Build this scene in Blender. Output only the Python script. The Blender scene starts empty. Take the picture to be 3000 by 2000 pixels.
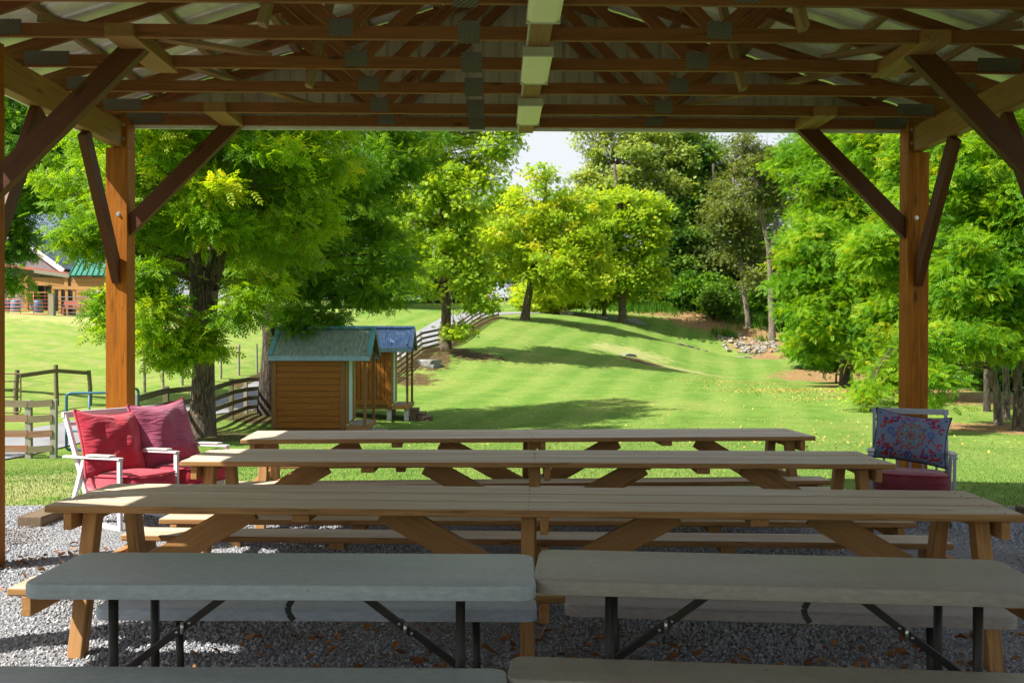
import bpy, math, random
import numpy as np
from mathutils import Vector, Matrix
random.seed(7); RNG = np.random.default_rng(7)
S = bpy.context.scene
COL = S.collection
R = math.radians
# ------------------------------------------------------------------ camera
F = 2800.0
CAM = Vector((0, 0, 1.63))
_a, _p, _r = R(0.96), math.atan(20/2800), R(0.15)
fwd = Vector((math.sin(_a)*math.cos(_p), math.cos(_a)*math.cos(_p), -math.sin(_p)))
rt0 = Vector((math.cos(_a), -math.sin(_a), 0))
up0 = rt0.cross(fwd)
rt = rt0*math.cos(_r) + up0*math.sin(_r)
up = up0*math.cos(_r) - rt0*math.sin(_r)
cd = bpy.data.cameras.new('camera'); cam = bpy.data.objects.new('camera', cd); COL.objects.link(cam)
cam.matrix_world = Matrix((( rt.x, up.x, -fwd.x, CAM.x), (rt.y, up.y, -fwd.y, CAM.y), (rt.z, up.z, -fwd.z, CAM.z), (0,0,0,1)))
cd.sensor_width = 36; cd.sensor_fit = 'HORIZONTAL'; cd.lens = 36*F/3000; cd.clip_end = 2000; cd.clip_start = .05
S.camera = cam

def P(px, py, Y):
    d = fwd*F + rt*(px-1500) - up*(py-1000)
    return CAM + d*(Y/d.y)
def pxm(Y):      # metres per photo pixel at depth Y
    return Y/F

# ------------------------------------------------------------------ mesh builder
def mkmesh(name, v, f, attrs=None, smooth=False):
    v = np.asarray(v, dtype=np.float32).reshape(-1, 3)
    me = bpy.data.meshes.new(name)
    if isinstance(f, np.ndarray):
        nf, k = f.shape
        me.vertices.add(len(v)); me.vertices.foreach_set('co', v.ravel())
        me.loops.add(nf*k); me.loops.foreach_set('vertex_index', f.astype(np.int32).ravel())
        me.polygons.add(nf); me.polygons.foreach_set('loop_start', np.arange(0, nf*k, k, dtype=np.int32))
        me.update(calc_edges=True); me.validate()
    else:
        me.from_pydata(v.tolist(), [], f); me.update()
    for n, (typ, data) in (attrs or {}).items():
        a = me.attributes.new(n, typ, 'POINT')
        key = 'value' if typ == 'FLOAT' else ('color' if typ == 'FLOAT_COLOR' else 'vector')
        a.data.foreach_set(key, np.asarray(data, dtype=np.float32).ravel())
    me.polygons.foreach_set('use_smooth', [smooth]*len(me.polygons))
    return me

def link(name, me, mat, parent=None):
    o = bpy.data.objects.new(name, me); COL.objects.link(o)
    if mat: me.materials.append(mat)
    if parent: o.parent = parent
    return o
def bevel(o, w=.005, seg=2):
    m = o.modifiers.new('edge', 'BEVEL'); m.width = w; m.segments = seg; m.limit_method = 'ANGLE'; m.angle_limit = R(40)
    return o
def tag(o, label=None, cat=None, group=None, kind=None):
    if label: o['label'] = label
    if cat: o['category'] = cat
    if group: o['group'] = group
    if kind: o['kind'] = kind
    return o
def thing(name, label, cat, loc=(0,0,0), rz=0, group=None):
    o = bpy.data.objects.new(name, None); COL.objects.link(o); o.empty_display_size = .2
    o.location = loc; o.rotation_euler = (0, 0, rz)
    return tag(o, label, cat, group)
def copy_tree(o, parent=None):
    c = o.copy(); COL.objects.link(c)
    if parent: c.parent = parent
    for ch in list(o.children): copy_tree(ch, c)
    return c

class MB:
    def __init__(s): s.v = []; s.f = []; s.g = []; s.k = random.random()*50
    def add(s, v, f, g=None):
        n = len(s.v)
        off = Vector((random.uniform(-60, 60), random.uniform(-60, 60), random.uniform(-60, 60)))
        s.v += [tuple(x) for x in v]
        s.g += [tuple(Vector(x)+off) for x in (g if g is not None else v)]
        s.f += [tuple(i+n for i in q) for q in f]
    def beam(s, a, b, w, h, upv=(0,0,1), cut=None):
        """bar from a to b; h along upv, w across"""
        a, b = Vector(a), Vector(b); d = (b-a); L = d.length; d.normalize()
        u = Vector(upv); u = (u - d*u.dot(d)).normalized(); x = d.cross(u)
        vv, gg = [], []
        for t, q in ((0, a), (L, b)):
            for i, j in ((-1,-1),(1,-1),(1,1),(-1,1)):
                vv.append(q + x*(i*w/2) + u*(j*h/2)); gg.append((t, i*w/2, j*h/2))
        s.add(vv, [(3,2,1,0),(4,5,6,7),(0,1,5,4),(1,2,6,5),(2,3,7,6),(3,0,4,7)], gg)
        return s
    def box(s, lo, hi, axis=0):
        lo, hi = Vector(lo), Vector(hi); c = (lo+hi)/2; e = hi-lo
        a, b = c.copy(), c.copy(); a[axis] = lo[axis]; b[axis] = hi[axis]
        if axis == 0: return s.beam(a, b, e.y, e.z)
        if axis == 1: return s.beam(a, b, e.x, e.z)
        return s.beam(a, b, e.x, e.y, (0,1,0))
    def tube(s, pts, r, n=8, cap=True):
        pts = [Vector(p) for p in pts]
        rr = r if hasattr(r, '__len__') else [r]*len(pts)
        vv, gg, ff = [], [], []; L = 0; x = None
        for i, p in enumerate(pts):
            d = (pts[min(i+1, len(pts)-1)] - pts[max(i-1, 0)]).normalized()
            if x is None:
                x = d.orthogonal().normalized()
            x = (x - d*x.dot(d)).normalized(); y = d.cross(x)
            if i: L += (p-pts[i-1]).length
            for k in range(n):
                t = 2*math.pi*k/n
                vv.append(p + (x*math.cos(t) + y*math.sin(t))*rr[i]); gg.append((L, rr[i]*math.cos(t), rr[i]*math.sin(t)))
        for i in range(len(pts)-1):
            for k in range(n):
                k2 = (k+1) % n
                ff.append((i*n+k, i*n+k2, (i+1)*n+k2, (i+1)*n+k))
        if cap:
            ff.append(tuple(range(n-1, -1, -1))); m = (len(pts)-1)*n; ff.append(tuple(m+k for k in range(n)))
        s.add(vv, ff, gg); return s
    def prism(s, poly, vec):
        """closed polygon (list of points) extruded by vec"""
        poly = [Vector(p) for p in poly]; vec = Vector(vec); n = len(poly)
        vv = poly + [p+vec for p in poly]
        ff = [tuple(range(n-1, -1, -1)), tuple(range(n, 2*n))] + [(i, (i+1) % n, (i+1) % n+n, i+n) for i in range(n)]
        s.add(vv, ff); return s
    def quads(s, v, f): s.add(v, f); return s
    def build(s, name, mat, parent=None, world=False, smooth=False, bev=0):
        v = np.array(s.v, dtype=np.float32)
        if world and parent is not None:
            q = parent; off = np.zeros(3, dtype=np.float32)
            while q is not None: off += np.array(q.location, dtype=np.float32); q = q.parent
            v = v - off
        me = mkmesh(name, v, s.f, {'g': ('FLOAT_VECTOR', s.g)}, smooth)
        o = link(name, me, mat, parent)
        if bev: bevel(o, bev)
        return o
def arc(p0, p1, p2, n=6):
    p0, p1, p2 = Vector(p0), Vector(p1), Vector(p2)
    return [p0*(1-t)**2 + p1*2*t*(1-t) + p2*t*t for t in [i/n for i in range(n+1)]]

# ------------------------------------------------------------------ materials
class NT:
    def __init__(s, name):
        s.m = bpy.data.materials.new(name); s.m.use_nodes = True; s.t = s.m.node_tree
        s.b = s.t.nodes['Principled BSDF']; s.o = s.t.nodes['Material Output']
    def n(s, typ, **kw):
        nd = s.t.nodes.new('ShaderNode'+typ)
        for k, v in kw.items(): setattr(nd, k, v)
        return nd
    def l(s, a, b): s.t.links.new(a, b)
    def attr(s, name, out='Vector'):
        a = s.n('Attribute', attribute_name=name); return a.outputs[out]
    def map(s, vec, sc):
        m = s.n('Mapping'); m.inputs['Scale'].default_value = sc; s.l(vec, m.inputs['Vector']); return m.outputs[0]
    def noise(s, vec, scale, detail=5, dist=0, rough=.55):
        n = s.n('TexNoise'); n.inputs['Scale'].default_value = scale; n.inputs['Detail'].default_value = detail
        n.inputs['Distortion'].default_value = dist; n.inputs['Roughness'].default_value = rough
        if vec is not None: s.l(vec, n.inputs['Vector'])
        return n.outputs[0]
    def vor(s, vec, scale, feature='F1', out='Distance'):
        n = s.n('TexVoronoi', feature=feature); n.inputs['Scale'].default_value = scale
        if vec is not None: s.l(vec, n.inputs['Vector'])
        return n.outputs[out]
    def ramp(s, fac, stops, interp='LINEAR'):
        r = s.n('ValToRGB'); cr = r.color_ramp; cr.interpolation = interp
        while len(cr.elements) < len(stops): cr.elements.new(.5)
        for e, (p, c) in zip(cr.elements, stops):
            e.position = p; e.color = (c, c, c, 1) if isinstance(c, (int, float)) else (*c, 1)
        s.l(fac, r.inputs[0]); return r.outputs[0]
    def mix(s, fac, a, b, mode='MIX'):
        m = s.n('Mix', data_type='RGBA', blend_type=mode)
        for sock, v in ((m.inputs['Factor'], fac), (m.inputs['A'], a), (m.inputs['B'], b)):
            if hasattr(v, 'is_output'): s.l(v, sock)
            elif isinstance(v, (int, float)): sock.default_value = v if sock.type == 'VALUE' else (v, v, v, 1)
            else: sock.default_value = (*v, 1)
        # colour sockets carry their own names; pick by type
        return m.outputs['Result'] if m.outputs['Result'].type == 'RGBA' else [o for o in m.outputs if o.type == 'RGBA'][0]
    def math(s, op, a, b=0.0, c=None):
        m = s.n('Math', operation=op)
        for i, v in enumerate((a, b) if c is None else (a, b, c)):
            if hasattr(v, 'is_output'): s.l(v, m.inputs[i])
            else: m.inputs[i].default_value = v
        return m.outputs[0]
    def col(s, c):
        if hasattr(c, 'is_output'): s.l(c, s.b.inputs['Base Color'])
        else: s.b.inputs['Base Color'].default_value = (*c, 1)
    def bump(s, h, strength=.3, dist=.01):
        b = s.n('Bump'); b.inputs['Strength'].default_value = strength; b.inputs['Distance'].default_value = dist
        s.l(h, b.inputs['Height']); s.l(b.outputs[0], s.b.inputs['Normal'])
    def set(s, rough=.6, metal=0, spec=.4):
        s.b.inputs['Roughness'].default_value = rough; s.b.inputs['Metallic'].default_value = metal
        s.b.inputs['Specular IOR Level'].default_value = spec
# fix Mix socket lookup: ShaderNodeMix has several A/B sockets, select the RGBA ones
def _mix(s, fac, a, b, mode='MIX'):
    m = s.n('Mix', data_type='RGBA', blend_type=mode)
    A, B = [i for i in m.inputs if i.type == 'RGBA'][:2]
    Fc = m.inputs[0]
    for sock, v in ((Fc, fac), (A, a), (B, b)):
        if hasattr(v, 'is_output'): s.l(v, sock)
        elif sock is Fc: sock.default_value = v
        else: sock.default_value = (v, v, v, 1) if isinstance(v, (int, float)) else (*v, 1)
    return [o for o in m.outputs if o.type == 'RGBA'][0]
NT.mix = _mix

def wood(name, dark, light, rough=.65, grain=1.0, weather=None, knots=.5, bump=.25, toponly=False, spec=.3):
    k = NT(name); g = k.attr('g')
    st = k.map(g, (.9*grain, 14*grain, 14*grain))
    n1 = k.noise(st, 2.2, 6, 1.4)
    st2 = k.map(g, (2.5, 70, 70)); n2 = k.noise(st2, 2.0, 3)
    big = k.noise(k.map(g, (.35, .35, .35)), 1.0, 2)
    c = k.ramp(n1, [(.28, dark), (.52, tuple((a+b)/2 for a, b in zip(dark, light))), (.75, light)])
    c = k.mix(k.math('MULTIPLY', n2, .35), c, dark)
    c = k.mix(k.ramp(big, [(.35, 0.0), (.65, .55)]), c, tuple(x*.62 for x in light))
    if weather:
        w = k.noise(k.map(g, (.5, 5, 5)), 1.5, 5, .5)
        wf = k.ramp(w, [(.35, 0.0), (.68, .85)])
        if toponly:      # worn pale on top; sides stay darker, painting in their shade
            sn = k.n('SeparateXYZ'); k.l(k.n('TexCoord').outputs['Normal'], sn.inputs[0])
            wf = k.math('MULTIPLY', k.ramp(w, [(.30, .45), (.62, .95)]), k.ramp(sn.outputs[2], [(.55, 0.0), (.9, 1.0)]))
        c = k.mix(wf, c, k.mix(k.math('MULTIPLY', n1, .8), weather, tuple(x*.55 for x in weather)))
    if knots:
        v = k.vor(k.map(g, (1.6, 6, 6)), 1.1)
        c = k.mix(k.math('MULTIPLY', k.ramp(v, [(.05, 1.0), (.14, 0.0)]), knots), c, tuple(x*.3 for x in dark))
    cr = k.ramp(k.noise(k.map(g, (.16, 7, 7)), 1.3, 3, .4), [(.494, 0.0), (.499, 1.0), (.504, 0.0)])
    c = k.mix(k.math('MULTIPLY', cr, .75 if knots else .4), c, tuple(x*.2 for x in dark))
    k.col(c); k.set(rough, 0, spec); k.bump(k.math('ADD', n1, k.math('MULTIPLY', n2, .5)), bump, .006)
    return k.m
def plain(name, c, rough=.5, metal=0, spec=.4, var=.15, scale=6, bump=0, bscale=200):
    k = NT(name); tc = k.n('TexCoord').outputs['Object']
    n = k.noise(tc, scale, 5)
    k.col(k.mix(k.ramp(n, [(.3, 0.0), (.75, 1.0)]), tuple(x*(1-var) for x in c), tuple(min(1, x*(1+var)) for x in c)))
    k.set(rough, metal, spec)
    if bump: k.bump(k.noise(tc, bscale, 3), bump, .002)
    return k.m

M = {}
M['post'] = wood('stained_post_wood', (.17,.050,.007), (.53,.18,.012), .6, 1.0, knots=.85, bump=.15, spec=.15)
M['brace'] = wood('stained_brace_wood', (.062,.019,.007), (.155,.046,.016), .55, 1.0, knots=.7, bump=.15)
M['truss'] = wood('truss_lumber', (.17,.058,.020), (.37,.135,.046), .6, 1.0, knots=.8, bump=.15)
M['girder'] = wood('girder_lumber', (.24,.115,.038), (.44,.235,.09), .6, .8, knots=.7, bump=.15)
M['purlin'] = wood('purlin_lumber', (.22,.12,.06), (.40,.25,.13), .7)
M['table'] = wood('weathered_table_wood', (.22,.10,.033), (.52,.29,.11), .55, 1.0, weather=(.70,.60,.47), knots=.5, bump=.3, toponly=True)  # weathered top; dark base colours put shade into the front edges
M['table_leg'] = wood('table_leg_wood', (.27,.115,.038), (.52,.28,.10), .62, 1.0, knots=.5)
M['shed'] = wood('shed_siding_wood', (.20,.070,.011), (.43,.165,.026), .45, .8, knots=.6)
M['shed_dark'] = wood('shed_trim_wood', (.17,.085,.03), (.30,.155,.05), .55, .8)
M['fence'] = wood('weathered_fence_wood', (.10,.085,.045), (.24,.20,.11), .85, 1.0, weather=(.17,.16,.085), knots=.2)
M['fence_post'] = wood('pale_post_wood', (.20,.17,.12), (.42,.38,.29), .85, 1.0, weather=(.30,.31,.24), knots=.2)
M['fence_brown'] = wood('brown_rail_wood', (.16,.07,.03), (.30,.14,.07), .85, 1.0, weather=(.22,.19,.12), knots=.2)
M['barn_wood'] = wood('new_pine_wood', (.40,.19,.055), (.60,.33,.12), .6, .6, knots=.2)
M['timber'] = wood('landscape_timber', (.10,.07,.045), (.22,.16,.10), .9, 1.0, knots=.2)
M['plate'] = None
k = NT('galvanised_plate'); g = k.attr('g')
sx = k.n('SeparateXYZ'); k.l(g, sx.inputs[0])
v = k.math('MULTIPLY', k.math('SINE', k.math('MULTIPLY', sx.outputs[0], 2*math.pi/.0165)), k.math('SINE', k.math('ADD', k.math('MULTIPLY', sx.outputs[2], 2*math.pi/.022), k.math('MULTIPLY', sx.outputs[0], 190))))
v = k.math('MULTIPLY_ADD', v, .5, .5)
k.col(k.mix(k.ramp(v, [(.25, 0.0), (.5, 1.0)]), (.055,.048,.045), (.25,.225,.215))); k.set(.45, .7); k.bump(v, .5, .003); M['plate'] = k.m
def plastic(name, c):
    k = NT(name); g = k.attr('g')
    n = k.noise(k.map(g, (9, 22, 22)), 3, 6); s = k.noise(k.map(g, (1.3, 5, 5)), 1.5, 6)
    sp = k.vor(k.map(g, (4.5, 4.5, 4.5)), 1.0)
    cc = k.mix(k.ramp(n, [(.3, 0.0), (.7, 1.0)]), tuple(x*.82 for x in c), tuple(x*1.1 for x in c))
    cc = k.mix(k.ramp(s, [(.5, 0.0), (.8, .5)]), cc, tuple(x*.6 for x in c))
    cc = k.mix(k.ramp(sp, [(.02, .8), (.04, 0.0)]), cc, (.08,.06,.04))
    k.col(cc); k.set(.45, 0, .35); k.bump(k.noise(g, 350, 2), .16, .002); return k.m
M['grey_plastic'] = plastic('grey_plastic', (.38,.41,.46))
M['taupe_plastic'] = plastic('taupe_plastic', (.32,.275,.25))
M['bronze'] = plain('bronze_tube', (.030,.024,.022), .4, .3)
M['strap'] = plain('black_strap', (.02,.02,.02), .7)
M['steel'] = plain('bright_steel', (.55,.55,.55), .3, .9)
M['white_metal'] = plain('white_powder_coat', (.62,.62,.64), .4, 0, .5, .06)
M['bluegrey_metal'] = plain('blue_grey_powder_coat', (.36,.39,.47), .4, 0, .5, .06)
def fabric(name, c, tone):
    k = NT(name); tc = k.n('TexCoord').outputs['Object']
    n = k.noise(tc, 3.5, 4, .3)
    k.col(k.mix(k.ramp(n, [(.38, 0.0), (.68, 1.0)]), c, tone)); k.set(.9, 0, .15)
    k.b.inputs['Sheen Weight'].default_value = .25
    h = k.math('ADD', k.math('MULTIPLY', k.noise(k.map(tc, (3, 3, 14)), 1.6, 2, 1.2), 1.0), k.math('MULTIPLY', k.noise(tc, 400, 2), .03))
    k.bump(h, .55, .035); return k.m
M['red'] = fabric('red_cushion_fabric', (.38,.022,.045), (.43,.045,.07))
M['red_purplish'] = fabric('purplish_cushion_fabric', (.26,.050,.105), (.36,.10,.165))  # purplish red with paler patches
M['red_dark'] = fabric('worn_red_fabric', (.20,.035,.05), (.28,.07,.09))
M['piping'] = plain('dark_piping', (.012,.012,.016), .8)
M['red_piping'] = plain('red_piping', (.30,.02,.04), .8)
# corrugated metal
def sheetmetal(name, c, rough, metal, streak=None, axis=(3, 3, .5)):
    k = NT(name); tc = k.n('TexCoord').outputs['Object']
    n = k.noise(k.map(tc, axis), 3, 5)
    cc = k.mix(k.ramp(n, [(.3, 0.0), (.75, 1.0)]), tuple(x*.85 for x in c), tuple(min(1, x*1.12) for x in c))
    if streak:
        w = k.noise(k.map(tc, axis), 6, 6); cc = k.mix(k.ramp(w, [(.45, 0.0), (.7, .9)]), cc, streak)
    k.col(cc); k.set(rough, metal); return k.m
M['roof_under'] = sheetmetal('bare_roof_sheet', (.86,.84,.83), .35, .25)
M['siding'] = sheetmetal('taupe_siding', (.50,.43,.38), .5, .1)
M['white_trim'] = plain('white_trim', (.75,.76,.76), .5)
M['shed_roof'] = sheetmetal('weathered_green_roof', (.17,.25,.21), .4, .3, (.46,.46,.39), (9, .6, .6))
M['shed_roof_blue'] = sheetmetal('blue_roof', (.08,.20,.44), .35, .3, (.42,.50,.62), (9, .6, .6))
M['teal'] = plain('teal_trim', (.10,.29,.32), .4, .1)
M['lightblue'] = plain('pale_blue_fascia', (.24,.38,.46), .45, .1)
M['door'] = plain('pale_blue_door', (.52,.66,.70), .45)
M['dark_gap'] = plain('dark_opening', (.012,.012,.012), .8)
M['diffuser'] = plain('acrylic_diffuser', (.90,.89,.64), .35, 0, .4, .03)
M['fixture'] = plain('fixture_housing', (.50,.48,.43), .5)
M['blue_gate'] = plain('blue_gate_paint', (.035,.13,.20), .45, .1)
M['red_gate'] = plain('red_gate_paint', (.46,.13,.06), .45, .1)
M['grey_gate'] = plain('grey_gate_paint', (.10,.11,.12), .5, .2)
M['rust'] = plain('rusty_gate_paint', (.16,.10,.07), .6, .2)
M['asphalt'] = plain('asphalt', (.22,.22,.235), .9, 0, .2, .2, 1.5, .3, 60)
M['wire'] = plain('fence_wire', (.25,.25,.24), .5, .7)
M['slate'] = None
k = NT('slate_shingles'); tc = k.n('TexCoord').outputs['Object']
b = k.n('TexBrick'); b.inputs['Scale'].default_value = 1.0; b.inputs['Brick Width'].default_value = .6; b.inputs['Row Height'].default_value = .22
b.inputs['Mortar Size'].default_value = .02
b.inputs['Color1'].default_value = (.055,.085,.12,1); b.inputs['Color2'].default_value = (.085,.125,.165,1); b.inputs['Mortar'].default_value = (.02,.03,.045,1)
k.l(k.attr('g'), b.inputs['Vector']); k.l(b.outputs['Color'], k.b.inputs['Base Color']); k.set(.7); M['slate'] = k.m
M['house_grey'] = plain('grey_house_wall', (.20,.20,.21), .7)
M['house_white'] = plain('white_house_trim', (.80,.80,.80), .6)
M['green_metal'] = sheetmetal('green_metal_roof', (.05,.22,.15), .4, .3)
M['stone'] = plain('field_stone', (.27,.25,.21), .85, 0, .3, .35, 2.5, .5, 30)
M['stone_dark'] = plain('dark_stone', (.20,.20,.19), .85, 0, .3, .3, 3, .5, 30)
M['block'] = plain('pale_block', (.62,.62,.60), .8)
M['glass'] = plain('dark_window_glass', (.03,.04,.05), .1, 0, .6)
M['barrel'] = plain('blue_barrel_plastic', (.10,.17,.30), .4)
M['planter_red'] = plain('red_bench_paint', (.42,.13,.09), .6)
M['rubber'] = plain('black_rubber', (.02,.02,.02), .8)
M['mail_red'] = plain('mailbox_red', (.50,.04,.05), .4)
M['pole'] = plain('pale_pole', (.45,.46,.48), .7)

def bark(name, dark, light, sc=1.0):
    k = NT(name); g = k.attr('g')
    tc = k.n('TexCoord').outputs['Object']
    w = k.noise(k.map(tc, (9*sc, 9*sc, 1.5*sc)), 1.6, 6, 1.6, .6)
    n2 = k.noise(tc, 1.1, 3)
    c = k.ramp(w, [(.38, tuple(x*.35 for x in dark)), (.5, dark), (.66, light)])
    c = k.mix(k.ramp(n2, [(.4, 0.0), (.7, .45)]), c, tuple(x*.7 for x in light))
    k.col(c); k.set(.92, 0, .15); k.bump(w, 1.0, .06); return k.m
M['bark_walnut'] = bark('walnut_bark', (.11,.085,.06), (.25,.20,.14))
M['bark_grey'] = bark('grey_bark', (.14,.12,.09), (.30,.25,.19), .8)
M['bark_dark'] = bark('dark_bark', (.06,.05,.04), (.14,.11,.08), .8)

def leaf(name, deep, mid, bright, trans=.42, yellow=None):
    k = NT(name); t = k.attr('tint', 'Fac')
    stops = [(.0, deep), (.45, mid), (.85, bright)]
    if yellow: stops.append((1.0, yellow))
    c = k.ramp(t, stops)
    k.col(c); k.set(.5, 0, .22)
    tr = k.n('BsdfTranslucent')
    k.l(k.mix(1.0, c, (1.7, 1.45, .55), 'MULTIPLY'), tr.inputs['Color'])
    mx = k.n('MixShader'); mx.inputs[0].default_value = trans
    k.l(k.b.outputs[0], mx.inputs[1]); k.l(tr.outputs[0], mx.inputs[2]); k.l(mx.outputs[0], k.o.inputs['Surface'])
    return k.m
M['leaf_walnut'] = leaf('walnut_leaves', (.05,.145,.008), (.16,.325,.012), (.33,.47,.018), .53, (.46,.45,.02))
M['leaf_deep'] = leaf('deep_green_leaves', (.03,.105,.010), (.08,.215,.014), (.18,.34,.018), .48)
M['leaf_lime'] = leaf('lime_leaves', (.11,.22,.015), (.26,.42,.024), (.42,.54,.032), .53, (.50,.47,.04))
M['leaf_locust'] = leaf('locust_leaves', (.045,.155,.010), (.13,.305,.013), (.26,.42,.016), .48, (.42,.40,.02))
M['leaf_forest'] = leaf('forest_leaves', (.03,.095,.018), (.08,.185,.026), (.18,.30,.035), .44)
M['leaf_haze'] = leaf('haze_tinted_oak_leaves', (.12,.20,.05), (.23,.33,.07), (.35,.43,.10), .45)  # distance haze is put into these paler leaf colours
M['leaf_olive'] = leaf('olive_leaves', (.05,.085,.024), (.105,.155,.035), (.19,.235,.05), .4)

# ------------------------------------------------------------------ light
w = bpy.data.worlds.new('World'); S.world = w; w.use_nodes = True
bg = w.node_tree.nodes['Background']
sky = w.node_tree.nodes.new('ShaderNodeTexSky'); sky.sky_type = 'NISHITA'; sky.sun_disc = False
LD = Vector((1, .50, -1.33)).normalized()       # the way sunlight travels
EL = math.asin(-LD.z)
sky.sun_elevation = EL; sky.sun_rotation = math.atan2(-LD.x, -LD.y)
sky.air_density = 1.0; sky.dust_density = 2.2; sky.ozone_density = 1.0
_t = w.node_tree; _tc = _t.nodes.new('ShaderNodeTexCoord'); _mp = _t.nodes.new('ShaderNodeMapping'); _mp.inputs['Scale'].default_value = (1, 1, 3.0)
_t.links.new(_tc.outputs['Generated'], _mp.inputs[0]); _nz = _t.nodes.new('ShaderNodeTexNoise'); _nz.inputs['Scale'].default_value = 1.6; _nz.inputs['Detail'].default_value = 6
_t.links.new(_mp.outputs[0], _nz.inputs['Vector']); _rp = _t.nodes.new('ShaderNodeValToRGB'); _rp.color_ramp.elements[0].position = .30; _rp.color_ramp.elements[1].position = .62
_t.links.new(_nz.outputs[0], _rp.inputs[0]); _mx = _t.nodes.new('ShaderNodeMix'); _mx.data_type = 'RGBA'
_ci = [i for i in _mx.inputs if i.type == 'RGBA']; _t.links.new(_rp.outputs[0], _mx.inputs[0]); _t.links.new(sky.outputs[0], _ci[0]); _ci[1].default_value = (4.4, 4.6, 4.85, 1)
w.node_tree.links.new([o for o in _mx.outputs if o.type == 'RGBA'][0], bg.inputs[0]); bg.inputs[1].default_value = .088
sl = bpy.data.lights.new('sun', 'SUN'); so = bpy.data.objects.new('sun', sl); COL.objects.link(so)
sl.energy = 5.0; sl.angle = R(.5); sl.color = (1.0, .95, .86)
so.rotation_euler = LD.to_track_quat('-Z', 'Y').to_euler(); so.location = (-20, -10, 30)
S.view_settings.view_transform = 'Standard'; S.view_settings.look = 'None'
S.view_settings.exposure = 1.2; S.view_settings.gamma = 1.0
S.cycles.max_bounces = 10; S.cycles.diffuse_bounces = 6; S.cycles.transmission_bounces = 6; S.cycles.transparent_max_bounces = 8
S.cycles.use_denoising = True

# ------------------------------------------------------------------ terrain
cp = [(-5,0,0),(5,0,0),(-5,9,0),(5.5,9,0),(0,5,0),(-9,-20,0),(9,-20,0),(0,11,-.03),(-5,11,-.12),(6,11,-.1),
      (-7,12.5,-.3),(-10,16,-.75),(-10,21,-1.1),(-8.3,22.5,-1.05),(-7.5,24.5,-.95),(-8,50,-.9),(0,20,-.65),(8,20,-.75),(14,22,-1.0),
      (-15,16,-.7),(-25,20,-.4),(20,15,-.6),
      (-60,40,2.2),(60,40,-1.5),(45,80,1.5),(70,110,3),(-120,0,0),(120,0,-1),(-120,200,9),(120,200,6),(0,200,8),(0,-80,0),(-40,100,5)]
for q in [(101,1342,21),(680,1229,30.8),(730,1209,34),(1010,1150,45),(1173,1080,56),(1286,1018,64),(1380,960,76),(1460,928,88),
          (800,1268,30),(1090,1268,31),(1200,1235,37),(1700,1263,30),(1700,1199,40),(1700,1138,50),(1700,1078,60),(1650,1022,70),
          (1650,972,80),(1543,937,86),(1700,923,100),(1306,1020,61.5),(2100,1265,30),(2150,1145,50),(2100,1100,71),(2000,1085,69),(2000,1012,91),(2120,1045,95),(1850,985,84),(1950,925,108),
          (2230,1012,98),(2190,960,106),(2260,1000,101),(2350,1070,78),(2550,1138,50),(2930,1245,33),(2700,1180,40),(2100,900,112),(1850,915,110),
          (47,1215,30),(167,1185,33),(263,1190,35),(424,1155,40),(753,1098,46),(150,1080,42),(100,925,57),(320,940,57),(600,935,62),(1000,965,75),
          (1150,905,88),(1330,915,104),(700,905,100),(0,890,90)]:
    p = P(*q); cp.append((p.x, p.y, p.z))
cp = np.array(cp)
def _phi(r2): return np.where(r2 > 0, .5*r2*np.log(np.maximum(r2, 1e-9)), 0)
_n = len(cp); _X = cp[:, :2]/20.0
_K = _phi(((_X[:, None]-_X[None])**2).sum(-1)) + np.eye(_n)*.004
_Pm = np.c_[np.ones(_n), _X]
_A = np.block([[_K, _Pm], [_Pm.T, np.zeros((3, 3))]])
_w = np.linalg.solve(_A, np.r_[cp[:, 2], np.zeros(3)])
def hz(x, y):
    x = np.asarray(x, float); y = np.asarray(y, float); sh = x.shape
    q = np.c_[x.ravel(), y.ravel()]/20.0
    out = np.zeros(len(q))
    for i in range(0, len(q), 20000):
        qq = q[i:i+20000]
        out[i:i+20000] = _phi(((qq[:, None]-_X[None])**2).sum(-1)) @ _w[:_n] + np.c_[np.ones(len(qq)), qq] @ _w[_n:]
    d = np.maximum(np.maximum(np.abs(q[:, 0]*20)-5.2, 0), np.maximum(q[:, 1]*20-9.4, -q[:, 1]*20-8))
    d = np.clip(d/3.0, 0, 1); d = d*d*(3-2*d)
    out = out*d - .02*(1-d)
    return out.reshape(sh)
def gz(x, y): return float(hz(np.array([x]), np.array([y]))[0])
# ------------------------------------------------------------------ ground
def axis(stops):
    out = []
    for (a, b, d) in stops: out += list(np.arange(a, b, d))
    return np.array(out + [stops[-1][1]])
gx = axis([(-400,-130,30),(-130,-45,5),(-45,-16,1.0),(-16,30,.45),(30,60,1.5),(60,130,6),(130,400,30)])
gy = axis([(-300,-60,30),(-60,-6,4),(-6,8,1),(8,45,.45),(45,115,.8),(115,200,5),(200,520,40)])
GX, GY = np.meshgrid(gx, gy)
GZ = hz(GX, GY)
far = np.clip((np.hypot(GX, GY-60)-150)/120, 0, 1); GZ = GZ*(1-far) + 6*far
nx, ny = len(gx), len(gy)
idx = np.arange(nx*ny).reshape(ny, nx)
gf = np.stack([idx[:-1,:-1].ravel(), idx[:-1,1:].ravel(), idx[1:,1:].ravel(), idx[1:,:-1].ravel()], 1)
def zone(spots):
    o = np.zeros_like(GX)
    for (px, py, Y, rx, ry, wgt) in spots:
        p = P(px, py, Y); d = np.hypot((GX-p.x)/rx, (GY-p.y)/ry)
        o = np.maximum(o, wgt*np.clip(1.35-d, 0, 1))
    return o
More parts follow.
